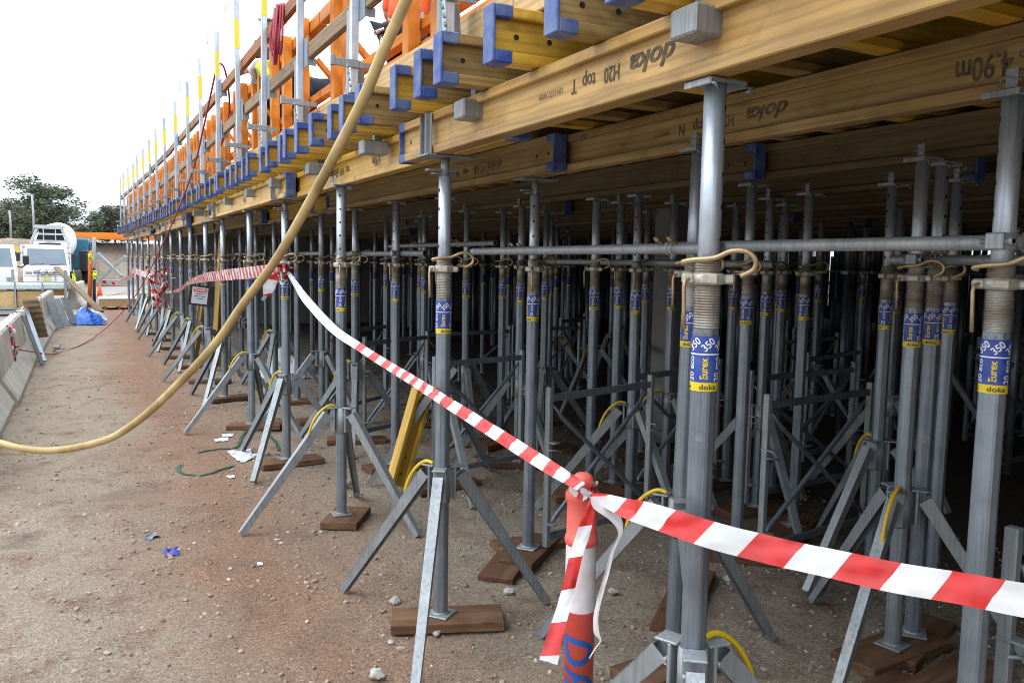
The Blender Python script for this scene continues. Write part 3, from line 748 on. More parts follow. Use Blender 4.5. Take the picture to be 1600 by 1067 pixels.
# --- horizontal scaffold tubes and couplers
def stube(x, y0, y1, z, label, x1=None):
    x1 = x if x1 is None else x1
    g = MB().tube([(x, y0, z), (x1, y1, z)], .0242, 16, caps=False)
    g.tube([(x1, y1, z), (x, y0, z)], .0205, 16, caps=False)
    return tag(mk('scaffold_tube', g.mesh('scaffold_tube', STEEL)), label, 'tube', 'horizontal scaffold tubes')
def coupler(x, y, z, side, label):
    root = thing('tube_coupler', label, 'coupler', (x, y, z), (0, 0, 0), 'scaffold couplers')
    g = MB(); g.lathe([(.033, -.025), (.0385, -.025), (.0385, .025), (.033, .025)], 16)
    g.box((side*.045, 0, 0), (.03, .05, .04), b=.004); g.box((-side*.041, .0, 0), (.014, .056, .05), b=.004); g.tube([(-side*.03, -.05, 0), (-side*.03, .05, 0)], .008, 8); g.tube([(-side*.03, -.05, 0), (-side*.03, -.036, 0)], .014, 6); mk('prop_clamp', g.mesh('prop_clamp', STEEL), root)
    g = MB()
    for s in (-1, 1):
        pts = [(side*.085+.028*math.cos(a), s*.014, .028*math.sin(a)) for a in [i*.4488 for i in range(15)]]
        g.tube(pts, .0045, 6)
    mk('tube_clamp', g.mesh('tube_clamp', CAST), root)
    for q in (-.045, .045):
        g = MB(); g.tube([(side*.10, q, .02), (side*.15, q*1.05, .045)], .006, 8); g.tube([(side*.125, q*1.03, .033), (side*.14, q*1.04, .040)], .011, 6)
        mk('bolt', g.mesh('bolt', BRONZE), root)
    return root
stube(2.43, 5.35, 2.62, 1.955, 'long scaffold tube behind the nearest edge prop, above its brass pin', 2.292)
stube(2.492, 3.25, .2, 1.968, 'long scaffold tube running out of the frame at the right edge')
stube(2.50, 9.2, 6.45, 1.945, 'scaffold tube with its open end left of the second edge prop')
stube(3.36, 9.9, 6.9, 2.06, 'scaffold tube higher up, open end right of the second edge prop')
stube(3.60, 2.85, .3, 1.93, 'dark scaffold tube low behind the tube at the right edge')
stube(2.50, 12.6, 9.9, 1.95, 'scaffold tube right of the tape knot in the second row')
stube(2.50, 16.2, 13.2, 1.95, 'far scaffold tube left of the tan hose in the second row')
stube(3.75, 6.6, 3.8, 1.90, 'dark scaffold tube just below the long tube in mid frame')
for i, (x, y, z, s) in enumerate(((2.38, 2.94, 1.955, -1), (2.41, 1.53, 1.968, 1), (2.50, 4.58, 1.955, -1), (2.45, 7.04, 1.945, 1), (2.43, 8.23, 1.945, 1), (3.45, 7.75, 2.06, -1), (3.43, 8.88, 2.06, -1), (3.68, 2.66, 1.93, -1), (3.47, 2.61, 1.93, 1))):
    coupler(x, y, z, s, 'bolted coupler on the %s' % ('second prop of the second row', 'right-edge prop of the second row', 'third prop of the second row', 'fifth prop of the second row', 'sixth prop of the second row',
            'ninth prop of the third row', 'tenth prop of the third row', 'second prop of the third row', 'nearest prop of the third row')[i])

# ------------------------------------------------------------------ deck edge: boards, guard posts, rails, orange formwork
def board(name, p0, p1, wd, ht, mat, label, cat, group=None, b=.004):
    p0, p1 = Vector(p0), Vector(p1); L = (p1-p0).length
    o = mk(name, MB().box((0, L/2, 0), (wd, L, ht), b=b).mesh(name, mat), None, p0)
    o.rotation_mode = 'QUATERNION'; o.rotation_quaternion = (p1-p0).to_track_quat('Y', 'Z'); return tag(o, label, cat, group)
y = -1.0; i = 0
while y < 31:
    y1 = min(y+4.0, 31.2)
    board('edge_board', (1.545+curve(y), y+.004, 2.884), (1.545+curve(y1), y1-.004, 2.884), .05, .145, EDGE, 'pale edge board on the joists behind the blue caps, %s from the camera' % ordn(i+1), 'board', 'edge boards of the deck')
    y = y1; i += 1
PY = [1.85, 3.37, 4.78, 6.13, 7.49, 8.77, 10.21, 11.69, 13.27, 15.0, 16.9, 18.6, 20.3, 22.0, 23.7, 25.4, 27.1, 28.8, 30.4]
g = MB().box((0, 0, .80), (.045, .045, 1.60), b=.004); POST_M = g.mesh('post', INNER)
g = MB().box((.0, .047, .22), (.05, .046, .50), b=.003); g.box((0, .047, .48), (.03, .03, .03)); SOCK_M = g.mesh('socket', STEEL)
g = MB()
for z0, z1, m in ((1.10, 1.16, 0), (1.16, 1.22, 0), (1.22, 1.38, 0)): g.box((0, 0, (z0+z1)/2), (.0475, .0475, z1-z0-.001), mi=0)
BAND_M = g.mesh('yellow_band', plain('band_yellow', (.80, .66, .06), .4, 0, .1))
g = MB().box((-.055, -.03, .16), (.16, .012, .045), b=.003); g.box((-.13, -.03, .165), (.025, .03, .06), b=.003); g.box((.07, -.03, .155), (.09, .012, .03))
BRK_M = g.mesh('toe_bracket', STEEL)
g = MB().box((.05, .02, -.045), (.14, .16, .012), b=.002); g.prism([(-.06, 0), (.06, 0), (.05, .16), (.03, .24), (-.03, .24), (-.05, .16)], (.03, .06, -.04), (.03, .072, -.04), (1, 0, 0), (0, 0, 1)); g.tube([(.03, .055, .10), (.03, .078, .10)], .022, 12)
SHOE_M = g.mesh('shoe', STEEL)
g = MB().box((.125, .0, -.30), (.15, .11, .08), b=.006); g.box((.16, .04, -.18), (.05, .04, .30), b=.004)
CLAMP_M = g.mesh('deck_clamp', galv('clamp_grey', (.38, .39, .40), (.27, .28, .29), .5, .3))
HOOKM = MB().tube([(-.02, 0, 1.58), (-.10, .02, 1.57), (-.10, .02, 1.45), (-.10, .02, 1.62)], .004, 6).mesh('hook', STEEL)
CHN = MB()
for q in range(7): CHN.tube([(-.05+.006*q, -.035, .15-.035*q+.0), (-.045+.006*q, -.04, .13-.035*q)], .006, 6)
CHAIN_M = CHN.mesh('chain', STEEL)
HOLD_M = MB().box((.024, -.04, 0), (.006, .14, .20), b=.001).box((.055, -.105, -.07), (.06, .006, .05)).mesh('rail_holder', galv('holder', (.36, .42, .48), (.28, .33, .38), .4, .4))
for i, y in enumerate(PY):
    r = thing('guard_post', 'tall galvanised guard post with a yellow band, %s from the camera along the deck edge' % ordn(i+1), 'guard post', (1.40+curve(y), y, 2.835), (random.uniform(-.012, .012), random.uniform(-.012, .012), 0), 'guard posts along the deck edge')
    spawn([('post', POST_M, None), ('socket', SOCK_M, None), ('yellow_band', BAND_M, None), ('toe_bracket', BRK_M, None), ('shoe', SHOE_M, None), ('deck_clamp', CLAMP_M, None), ('hook', HOOKM, None), ('chain', CHAIN_M, None)], r)
    if i > 0:
        for z in ((.965, .50) if i % 3 == 0 else (.50,)): mk('rail_holder', HOLD_M, r, (0, -.02, z))
for x in (1.9, 2.7, 3.5, 4.3):
    r = thing('guard_post', 'far guard post on the end of the deck, %s from the corner' % ordn(int((x-1.0)/.8)), 'guard post', (x+curve(31), 31.3, 2.835), group='guard posts on the far end')
    spawn([('post', POST_M, None), ('yellow_band', BAND_M, None)], r)
for j, z in enumerate((3.80, 3.335)):
    y = -1.2+j*.6; i = 0
    while y < 31:
        y1 = min(y+4.4, 31.2)
        board('guard_rail', (1.455+curve(y), y, z+random.uniform(-.012, .012)), (1.455+curve(y1), y1+.02, z+random.uniform(-.012, .012)), .045, .10, (RAILO if (j == 0 and i in (1, 2)) else RAILW),
              '%s timber guard rail board, %s from the camera' % (('upper', 'lower')[j], ordn(i+1)), 'guard rail', 'timber guard rails')
        y = y1+.002; i += 1
def oframe(y0, L, label, panel=False, studs=None):
    wst = .095 if y0 < 12 else .15
    root = thing('edge_formwork', label, 'formwork', (1.66+curve(y0), y0, 2.835), (0, 0, math.atan2(-(curve(y0+L)-curve(y0)), L)), 'orange slab edge formwork')
    for s in (studs or ((.12, .85, 1.35, 2.15) if y0 < 12 else (.12, .5, .95, 1.3, 1.75, 2.2))):
        g = MB().box((0, s, .51), (.075, wst, 1.02), b=.004).box((.02, s+wst/2+.013, .50), (.05, .022, .98), b=.002); mk('stud', g.mesh('stud', ORANGE), root)
    for nm, z, h, dx in (('top_waler', .95, .10, .075), ('bottom_waler', .22, .09, .075), ('bottom_waler', .36, .06, .078)):
        mk(nm, MB().box((dx, L/2, z), (.07, L-.01, h), b=.004).mesh(nm, ORANGEX), root)
    if panel: mk('panel', MB().box((.13, L/2, .45), (.021, L-.02, .86)).mesh('panel', ORANGEX), root)
    for s in (.4, 1.9):
        g = MB(); g.bar((.115, s, .02), (.8, s, .02), .04, .06, b=.002); g.bar((.78, s, .03), (.12, s, .72), .036, .06, (0, 1, 0), b=.002)
        mk('back_brace', g.mesh('back_brace', ORANGE), root)
y = 1.9; i = 0
ST = {0: (.35, 1.1, 2.2), 1: (.2, 1.42, 1.75), 2: (.35, 1.0, 1.55, 2.2)}
while y < 29.5:
    oframe(y, 2.4, 'orange painted timber formwork frame on the deck, %s from the camera' % ordn(i+1), y > 13.5, ST.get(i)); y += 2.43; i += 1
board('board_stack', (2.35, 1.7, 2.93), (2.5, 5.2, 2.95), .35, .16, RUST, 'dark stack of old boards on the deck behind the orange frames', 'boards')

# ------------------------------------------------------------------ hose, cords, tape
def cord(name, pts, r, mat, label, cat, n=8, k=6, depth=True):
    P_ = smooth([atD(*p) if depth else p for p in pts], k)
    return tag(mk(name, MB().tube(P_, r, n).mesh(name, mat)), label, cat)
def hosepts(): return [(720, -200, 3.2), (668, -70, 3.6), (635, 0, 3.72), (600, 78, 3.8), (565, 160, 3.95), (525, 238, 4.15), (490, 305, 4.4), (432, 405, 4.8), (380, 475, 5.05), (330, 545, 5.3), (250, 628, 5.7), (195, 672, 5.9), (150, 692, 6.1), (75, 704, 6.3), (0, 692, 6.4), (-80, 655, 6.5), (-230, 520, 6.8), (-420, 200, 7.2)]
P_ = smooth([atD(*p) for p in hosepts()], 8)
tag(mk('concrete_hose', MB().tube(P_, .0265, 16).mesh('concrete_hose', HOSE)), 'thick tan rubber hose hanging in a long curve from the deck', 'hose')
cord('power_cord', [(30, 546, 12.4), (60, 551, 14.2), (90, 552, 15.9), (130, 537, 17.6), (165, 513, 20), (200, 478, 20), (225, 440, 17), (262, 365, 13.5), (285, 312, 12), (305, 255, 11), (318, 200, 10.3), (330, 145, 9.8), (340, 104, 9.5), (350, 106, 9.5), (357, 140, 9.7), (358, 175, 9.9), (350, 215, 9.9), (338, 240, 10.0)], .011, CABLE, 'long red power cord rising from the barrier to the deck rail', 'power cord')
g = MB()
for q in range(9):
    y0 = 6.78+q*.022; dz = random.uniform(.34, .44); xo = 1.42+random.uniform(-.03, .01)
    g.tube(smooth([(xo, y0, 3.86), (xo-.02, y0-.06, 3.70), (xo-.03, y0-.05-random.random()*.05, 3.86-dz*.8), (xo-.02, y0+.03, 3.86-dz), (xo-.02, y0+.10, 3.86-dz*.75), (xo-.01, y0+.08, 3.72), (xo+.02, y0+.03, 3.87)], 5), .009, 6)
tag(mk('cord_coil', g.mesh('cord_coil', CABLE)), 'coil of dark red cord hanging over the upper guard rail', 'cord')
def ribbon(pts, wv, stripe, slant, red0=True, whitefrom=0.0, nv=5, k=8, crinkle=.007):
    """pts world points; wv width vectors; striped red and white along the length"""
    P_ = smooth(pts, k); W_ = smooth(wv, k); n = len(P_); acc = [0]
    for i in range(1, n): acc.append(acc[-1]+(P_[i]-P_[i-1]).length)
    def at(s):
        s = max(0, min(acc[-1]-1e-5, s)); lo = 0
        hi = n-1
        while hi-lo > 1:
            m_ = (lo+hi)//2
            if acc[m_] <= s: lo = m_
            else: hi = m_
        t = (s-acc[lo])/max(1e-6, acc[hi]-acc[lo]); return P_[lo].lerp(P_[hi], t), W_[lo].lerp(W_[hi], t), (P_[hi]-P_[lo]).normalized()
    g = MB(); s = -abs(slant); kk = 0
    while s < acc[-1]+abs(slant):
        sub = 8; vs = []
        for a in range(sub+1):
            for v in range(nv+1):
                t = v/nv-.5; ss = s+stripe*a/sub+slant*t; p, w_, d = at(ss); nn = d.cross(w_).normalized()
                vs.append(p+w_*t*(1+.06*mnoise.noise((ss*5, 3, t)))+nn*crinkle*(mnoise.noise((ss*9, t*2.2, 1.5))+.5*mnoise.noise((ss*31, t*4.5, 7.1))))
        fs = [(a*(nv+1)+v, a*(nv+1)+v+1, (a+1)*(nv+1)+v+1, (a+1)*(nv+1)+v) for a in range(sub) for v in range(nv)]
        g.add(vs, fs, 0 if ((kk % 2 == 0) == red0 and s >= whitefrom) else 1, True); s += stripe; kk += 1
    return g
def tape(label, pts, wpx, stripe=.125, slant=.04, red0=True, whitefrom=-9, crinkle=.009, name='barrier_tape'):
    P_ = [atD(*p) for p in pts]; W_ = []
    for i, p in enumerate(P_):
        a, b = P_[max(i-1, 0)], P_[min(i+1, len(P_)-1)]; d = (b-a).normalized(); view = (p-Vector((0, 0, CH))).normalized()
        u = view.cross(d).normalized(); tw = wpx[i][1] if isinstance(wpx[i], tuple) else 0; wd = wpx[i][0] if isinstance(wpx[i], tuple) else wpx[i]
        if u.z < 0 and abs(u.z) > .3: u = -u
        W_.append((u*math.cos(tw)+view*math.sin(tw))*wd)
    g = ribbon(P_, W_, stripe, slant, red0, whitefrom, crinkle=crinkle)
    return tag(mk(name, g.mesh(name, [TRED, TWHITE])), label, 'tape', 'red and white barrier tape')
tape('wide red and white tape stretched right from the bollard', [(926, 773, 2.80), (945, 781, 2.72), (975, 793, 2.58), (1010, 803, 2.46), (1100, 832, 2.315), (1200, 858, 2.26), (1300, 880, 2.18), (1400, 902, 2.07), (1500, 919, 1.96), (1600, 937, 1.84), (1700, 952, 1.74)],
     [.02, .04, .06, .070, (.075, .1), (.075, .15), (.075, .1), .075, .075, .075, .075], .122, .045)
tape('red and white tape sagging from the prop down to the bollard', [(447, 421, 7.25), (462, 444, 6.95), (480, 470, 6.4), (520, 513, 5.78), (560, 541, 5.4), (600, 567, 5.1), (640, 591, 4.6), (690, 623, 4.02), (740, 655, 3.7), (800, 693, 3.4), (860, 731, 3.1), (908, 760, 2.82)],
     [.025, .045, (.065, .3), .06, .055, .055, .055, (.055, .2), .055, .055, .052, .035], .10, .02, True, 2.0)
X0 = 1.52
def dX(x, y, X): return (x, y, (atX(x, y, X)-Vector((0, 0, CH))).dot(_fw))
tape('red and white tape running left from the tape knot behind the hose', [dX(446, 419, 1.52), dX(425, 421, 1.5), dX(390, 426, 1.5), dX(350, 430, 1.5), dX(320, 434, 1.5), dX(300, 440, 1.5), dX(286, 447, 1.5)], [.06, .09, .12, .13, .12, .08, .03], .10, .05)
tape('thin twisted white tape between far props left of the danger sign', [dX(290, 446, 1.5), dX(280, 453, 1.48), dX(268, 456, 1.46), dX(256, 455, 1.44)], [.05, .06, .05, .06], .16, .05, False)
tape('far short red and white tape strip near the last props', [dX(243, 438, 1.35), dX(236, 432, 1.35), dX(224, 428, 1.32), dX(210, 424, 1.25), dX(203, 428, 1.2)], [.08, .10, .14, .16, .1], .22, .08)
tape('faint far tape drooping from the last props to the ground', [dX(208, 430, 1.2), dX(195, 437, 1.1), dX(180, 443, .9), dX(160, 440, .5)], [.10, .12, .10, .10], .25, .05)
# crumpled bundles
def bundle(label, cx, cy, D, spread, n_, name='tape_bundle'):
    g = MB(); c = atD(cx, cy, D)
    for q in range(n_):
        p = [c+Vector((random.gauss(0, spread*.5), random.gauss(0, spread*.6), random.gauss(0, spread))) for _ in range(5)]
        wv = [Vector((random.gauss(0, 1), random.gauss(0, 1), random.gauss(0, 1))).normalized()*.075 for _ in range(5)]
        r_ = ribbon(p, wv, .11, .03, q % 2 == 0, crinkle=.012); o = len(g.v)
        g.v += r_.v; g.f += [[i+o for i in f] for f in r_.f]; g.m += r_.m; g.sm += r_.sm
    return tag(mk(name, g.mesh(name, [TRED, TWHITE])), label, 'tape')
bundle('crumpled bundle of red and white tape tied to a far prop', 250, 458, 15.6, .22, 9)
bundle('knot of red and white tape around the third outermost-row prop from the sign'.replace('third outermost-row prop from the sign', 'prop right of the hose'), 441, 426, 7.2, .045, 7)
bundle('red and white tape and cord heaped on the concrete barrier', 12, 534, 12.0, .14, 8)
tape('loose end of tape dangling under the knot by the hose', [(440, 425, 7.2), (432, 432, 7.2), (425, 440, 7.18), (420, 450, 7.15), (416, 462, 7.15)], [.04, .07, .09, .10, .05], .14, .04)
board('hanging_stick', atD(425, 446, 7.3), atD(411, 470, 7.3), .035, .035, STEEL, 'short grey bar hanging in the tape below the knot', 'bar')
tape('loose tail of tape hanging down in front of the bollard', [(926, 782, 2.705), (917, 815, 2.70), (905, 852, 2.70), (893, 900, 2.69), (880, 950, 2.66), (868, 992, 2.63), (857, 1034, 2.60)], [.02, .038, (.045, .4), .042, (.045, .3), .05, .058], .105, .02)
g = MB(); Pn = [atD(*p) for p in ((935, 775, 2.70), (945, 793, 2.70), (962, 812, 2.70), (969, 833, 2.69), (958, 860, 2.69), (948, 895, 2.68), (938, 930, 2.68), (931, 962, 2.68), (932, 988, 2.68), (938, 1000, 2.68), (930, 1012, 2.68), (921, 1028, 2.68))]
wd_ = [.05, .075, .04, .014, .012, .016, .016, .016, .018, .006, .004, .003]
r_ = ribbon(Pn, [_rt*q for q in wd_], .06, 0, True, 99, crinkle=.004)
tag(mk('torn_tape', r_.mesh('torn_tape', [TRED, plain('torn_white', (.80, .74, .75), .5)])), 'thin torn white strip of tape dangling right of the bollard', 'tape')

# bollard
bc = atZ(912, 742, 1.12); bx, by = bc.x, bc.y
root = thing('bollard', 'red plastic bollard with a worn white band and blue spray lettering', 'bollard', (bx, by, 0), (-.02, .01, 0))
g = MB(); g.lathe([(.20, 0), (.20, .05), (.10, .07), (.058, .09)], 20)
mk('base', g.mesh('base', BLK), root)
BR = .0555
g = MB(); g.lathe([(BR, .08), (BR, .86), (.060, .865), (.062, .878), (.060, .89), (BR, .895), (BR, 1.02), (.062, 1.028), (.0625, 1.048), (.058, 1.058), (.045, 1.062)], 32)
mk('shaft', g.mesh('shaft', BOLR), root)
g = MB(); g.lathe([(BR+.0007, .615), (BR+.0007, .858)], 32, caps=False); mk('reflective_band', g.mesh('reflective_band', REFL), root)
g = MB(); g.lathe([(.028, 1.06), (.028, 1.07), (.036, 1.076), (.040, 1.09), (.037, 1.108), (.024, 1.12), (.004, 1.124)], 20); mk('handle', g.mesh('handle', BOLR), root)
g = MB(); fa = math.atan2(-bx, by)
def stroke(pts, w_):
    P_ = smooth([(u, v, 0) for u, v in pts], 5); vs = []
    for i, p in enumerate(P_):
        d = P_[min(i+1, len(P_)-1)]-P_[max(i-1, 0)]; n2 = Vector((-d.y, d.x, 0)).normalized()
        for q in (-1, -.33, .33, 1):
            t = p+n2*q*w_/2*(1+.12*mnoise.noise((p.x*60, p.y*60, q))); a = fa+t.x/BR; vs.append(((BR+.0009)*math.sin(a), -(BR+.0009)*math.cos(a), t.y))
    g.add(vs, [(i*4+j, i*4+j+1, i*4+5+j, i*4+4+j) for i in range(len(P_)-1) for j in range(3)])
stroke([(-.058, .520), (-.02, .512), (.030, .500)], .021)
stroke([(.028, .500), (.046, .482), (.038, .452), (.010, .432), (-.022, .432), (-.044, .455), (-.056, .490), (-.058, .522)], .021)
stroke([(-.058, .405), (-.02, .385), (.03, .372), (.05, .345), (.03, .32), (-.02, .335), (-.058, .36)], .020)
stroke([(-.01, .385), (-.012, .335)], .018)
mk('lettering', g.mesh('lettering', BOLB), root)

Pk = []; Wk = []
for q in range(26):
    a = fa-1.9+q*.42; Pk.append(Vector((bx+.052*math.sin(a)+.004*math.sin(q*2.1), by-.052*math.cos(a), 1.072+.010*math.sin(q*.9)))); Wk.append(Vector((.008*math.sin(q*1.7), .008*math.cos(q*1.3), .030+.008*math.sin(q*1.1))))
g = ribbon(Pk, Wk, .09, .02, False, crinkle=.003)
kc = Vector((bx+.058*math.sin(fa+.25), by-.058*math.cos(fa+.25), 1.066))
for q in range(5):
    d = Vector((random.uniform(-.03, .03), random.uniform(-.012, .006), random.uniform(-.022, .022)))
    r_ = ribbon([kc-d, kc-d*.4+Vector((0, -.008, .006)), kc+Vector((0, -.012, 0)), kc+d*.5+Vector((0, -.006, -.004)), kc+d], [Vector((.004, 0, .020)), Vector((.0, .008, .022)), Vector((.012, .004, .016)), Vector((0, .006, .02)), Vector((.003, 0, .014))], .2 if q else .03, 0, q == 1, crinkle=.004)
    o = len(g.v); g.v += r_.v; g.f += [[i+o for i in f] for f in r_.f]; g.m += r_.m; g.sm += r_.sm
tag(mk('tape_knot', g.mesh('tape_knot', [TRED, plain('knot_white', (.80, .74, .72), .5, 0, .12, 30)])), 'crumpled knot of tape wound round the neck of the bollard', 'tape')
# danger sign
c = atX(313, 462, 1.50); root = thing('danger_sign', 'white danger notice on a tilted black board tied to the props', 'sign', c, (0, R(8), 0))
yaw_ = math.atan2(-(c.x), c.y)
root.rotation_euler = (0, R(7), yaw_); root.scale = (.76, .76, .76)
mk('backing_board', MB().box((.02, .012, 0), (.46, .012, .40), b=.003).mesh('backing_board', BLK), root)
sh = MB().box((-.01, .003, .0), (.29, .003, .32)).mesh('paper_sheet', PAPER); s_ = mk('paper_sheet', sh, root)
g = MB(); g.box((-.01, .0005, .10), (.24, .002, .07), mi=0)
vs, fs = text2d('DANGER', .055, .001, 0, .9); g.add([(-.01+a, -.0012, .10+b) for a, b in vs], fs, 1)
for q, wq in enumerate((.17, .20, .14)): g.box((-.01, .0008, .03-q*.045), (wq, .0015, .014), mi=2)
mk('print', g.mesh('print', [TRED, WHITE, PRINT]), s_)

# leaning timber beams
def lean(p0, p1, label, mat=0):
    p0, p1 = Vector(p0), Vector(p1); L = (p1-p0).length
    r = thing('leaning_beam', label, 'beam', p0, (0, 0, 0), 'timber beams leaning on props'); r.rotation_mode = 'QUATERNION'
    r.rotation_quaternion = (p1-p0).to_track_quat('Y', 'Z'); spawn(beam_spec(L, WOODS[mat][0], caps=False), r)
lean(atZ(632, 762, .02), atX(672, 615, 2.56), 'yellow timber beam leaning on the second-row props behind the nearest tripod')
lean((1.95, 14.6, .05), (2.15, 14.9, 2.25), 'yellow timber beam standing against far props near the tape bundle')
lean((1.75, 16.0, .05), (1.95, 15.3, 1.7), 'weathered timber beam standing askew against far props', 1)

# concrete column in the depth
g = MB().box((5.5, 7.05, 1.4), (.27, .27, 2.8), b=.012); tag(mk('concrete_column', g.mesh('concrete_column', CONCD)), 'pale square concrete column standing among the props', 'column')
g = MB().box((14.1, 24.55, 1.395), (24.4, .3, 2.79), b=.01); tag(mk('added_concrete_wall', g.mesh('added_concrete_wall', CONCD)), 'added dark concrete wall blocking light across the far depth of the formwork', 'wall')  # added wall, put in to block light from the far end

NET = plain('light_block_net', (.012, .016, .016), .9)  # netting of the added screens, put in to cut light from the back
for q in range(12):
    root = thing('light_block_screen', 'added dark netting screen blocking light in the far opening of the formwork', 'screen', (25.1, -6+q*2.55, 0), group='added light-blocking screens at the far opening')
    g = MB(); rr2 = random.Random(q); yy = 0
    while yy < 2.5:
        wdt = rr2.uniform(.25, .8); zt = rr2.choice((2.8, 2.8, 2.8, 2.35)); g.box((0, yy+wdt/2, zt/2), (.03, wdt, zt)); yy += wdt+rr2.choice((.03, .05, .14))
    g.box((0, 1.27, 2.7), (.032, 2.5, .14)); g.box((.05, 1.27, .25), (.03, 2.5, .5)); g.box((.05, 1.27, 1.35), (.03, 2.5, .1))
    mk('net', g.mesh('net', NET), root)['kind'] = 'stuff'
    g = MB()
    for yy in (.1, 2.4): g.tube([(.12, yy, 0), (.12, yy, 2.8)], .03, 8)
    for zz in (.9, 1.8): g.tube([(.16, 0, zz), (.16, 2.5, zz)], .025, 8)
    g.tube([(.2, .1, .3), (.2, 2.4, 2.4)], .025, 8); mk('tube_frame', g.mesh('tube_frame', TUBE), root)['kind'] = 'stuff'
g = MB().box((13.6, -6.7, 1.39), (23, .3, 2.78), b=.01); struct('added_near_wall', g.mesh('added_near_wall', CONCD))  # added unseen wall, put in to stop light entering the near end
# litter
def sheet(name, pts, n_, mat, label, cat, h=.03, amp=.02, seed=0):
    """crumpled sheet spanning a quad of ground points"""
    a, b, c_, d = [Vector(p) for p in pts]; g = MB(); vs = []
    for i in range(n_+1):
        for j in range(n_+1):
            u, v = i/n_, j/n_; p = a.lerp(b, u).lerp(d.lerp(c_, u), v)
            z = gz(p.x, p.y)+.006+h*max(0, mnoise.noise((u*2.6+seed, v*2.6, seed)))+amp*abs(mnoise.noise((u*7+seed, v*7, 3)))
            vs.append((p.x+amp*mnoise.noise((u*4, v*4, seed+1)), p.y+amp*mnoise.noise((u*4, v*4, seed+2)), z))
    g.add(vs, [(i*(n_+1)+j, (i+1)*(n_+1)+j, (i+1)*(n_+1)+j+1, i*(n_+1)+j+1) for i in range(n_) for j in range(n_)], 0, False)
    return tag(mk(name, g.mesh(name, mat)), label, cat)
def gq(*p): return [atZ(x, y, .01) for x, y in p]
sheet('paper_sheet', gq((354, 706), (392, 702), (395, 716), (376, 721)), 8, PAPER, 'large crumpled white paper sheet beside the tripod foot', 'paper', .03, .012, 3)
g = MB().tube([atZ(395, 712, .03), atZ(421, 708, .03)], .018, 10); tag(mk('paper_roll', g.mesh('paper_roll', PAPER)), 'white rolled paper lying on a brown plank edge', 'paper')
sheet('paper_scrap', gq((334, 684), (356, 681), (357, 687), (337, 688)), 5, PAPER, 'white paper scrap left of the third outermost tripod', 'paper', .015, .01, 5)
sheet('paper_scrap', gq((346, 677), (366, 676), (363, 680), (348, 680)), 5, PAPER, 'smaller white paper scrap just behind the first scrap', 'paper', .015, .01, 8)
sheet('paper_scrap', gq((352, 742), (366, 740), (367, 746), (356, 746)), 5, PAPER, 'white paper scrap in front of the green strap', 'paper', .015, .008, 9)
sheet('paper_scrap', gq((401, 878), (410, 877), (411, 883), (403, 884)), 4, PAPER, 'tiny white scrap alone on the bare dirt', 'paper', .008, .006, 10)
sheet('paper_scrap', gq((425, 753), (438, 751), (440, 756), (428, 757)), 4, PAPER, 'off-white scrap near the foot of the second tripod', 'paper', .01, .006, 12)
sheet('rubbish', gq((255, 857), (278, 852), (281, 862), (257, 866)), 7, plain('rag_blue', (.05, .08, .55), .4, 0, .5, 30, (.01, .015, .12)), 'small crumpled blue wrapper on the bare dirt', 'litter', .035, .02, 4)
sheet('rubbish', gq((226, 833), (244, 826), (250, 831), (230, 839)), 7, plain('rag_clear', (.33, .36, .45), .25, 0, .6, 30, (.06, .07, .14)), 'crumpled grey-blue plastic wrapper left of the blue one', 'litter', .02, .02, 6)
g = MB(); p0, p1 = atZ(536, 757, .03), atZ(553, 752, .03); d = (p1-p0)
g.tube([p0, p0+d*.1, p0+d*.65, p0+d*.82, p0+d*.86, p1], [.022, .028, .028, .013, .012, .012], 12)
tag(mk('plastic_bottle', g.mesh('plastic_bottle', plain('clear_plastic', (.5, .52, .52), .12, 0, .3, 20))), 'crushed clear plastic bottle on the dirt between two tripods', 'bottle')
for pts, lb_ in (([(309, 704), (340, 697), (368, 696), (378, 680), (386, 668)], 'dark green strap curling behind the paper sheet'), ([(281, 721), (279, 730), (292, 736), (318, 738), (345, 729), (366, 723)], 'dark green strap lying in front of the paper sheet'), ([(400, 663), (415, 672), (432, 690), (436, 700)], 'short green strap between the props behind the paper')):
    g = MB(); P_ = smooth([atZ(x, y, .02) for x, y in pts], 6)
    for p in P_: p.z = gz(p.x, p.y)+.008
    for a, b in zip(P_[:-1], P_[1:]): g.bar(a, b+(b-a)*.08, .03, .004)
    tag(mk('green_strap', g.mesh('green_strap', GREEN)), lb_, 'strap')
# bigger stones one can point to
def rock(x, y, s, label):
    g = MB(); c = atZ(x, y, 0); n_ = 9; vs = []
    for i in range(n_):
        for j in range(n_*2):
            th_ = math.pi*(i+.5)/n_; ph = math.pi*j/n_; v = Vector((math.sin(th_)*math.cos(ph), math.sin(th_)*math.sin(ph), math.cos(th_)*.65))
            vs.append(c+v*s*(1+.45*mnoise.noise(v*1.6+Vector((x, y, 0)))+.15*mnoise.noise(v*5))+Vector((0, 0, s*.25)))
    g.add(vs, [(i*2*n_+j, i*2*n_+(j+1) % (2*n_), (i+1)*2*n_+(j+1) % (2*n_), (i+1)*2*n_+j) for i in range(n_-1) for j in range(2*n_)]+[tuple(range(2*n_))[::-1], tuple(range((n_-1)*2*n_, n_*2*n_))])
    return tag(mk('stone', g.mesh('stone', CONC)), label, 'stone', 'larger loose stones')
for x, y, s, l in ((590, 1055, .036, 'knobbly pale stone in front of the nearest tripod'), (682, 990, .02, 'small pale stone against the front of the first plank'), (611, 1004, .016, 'small pale stone left of the nearest tripod leg'),
                   (795, 925, .028, 'pale stone by the split planks'), (958, 925, .028, 'grey stone right of the bollard'), (1140, 905, .035, 'white stone near the dark planks behind the tape'), (533, 820, .05, 'flat stone in front of the second plank'), (617, 940, .03, 'flat pale stone behind the nearest tripod leg')):
    rock(x, y, s, l)

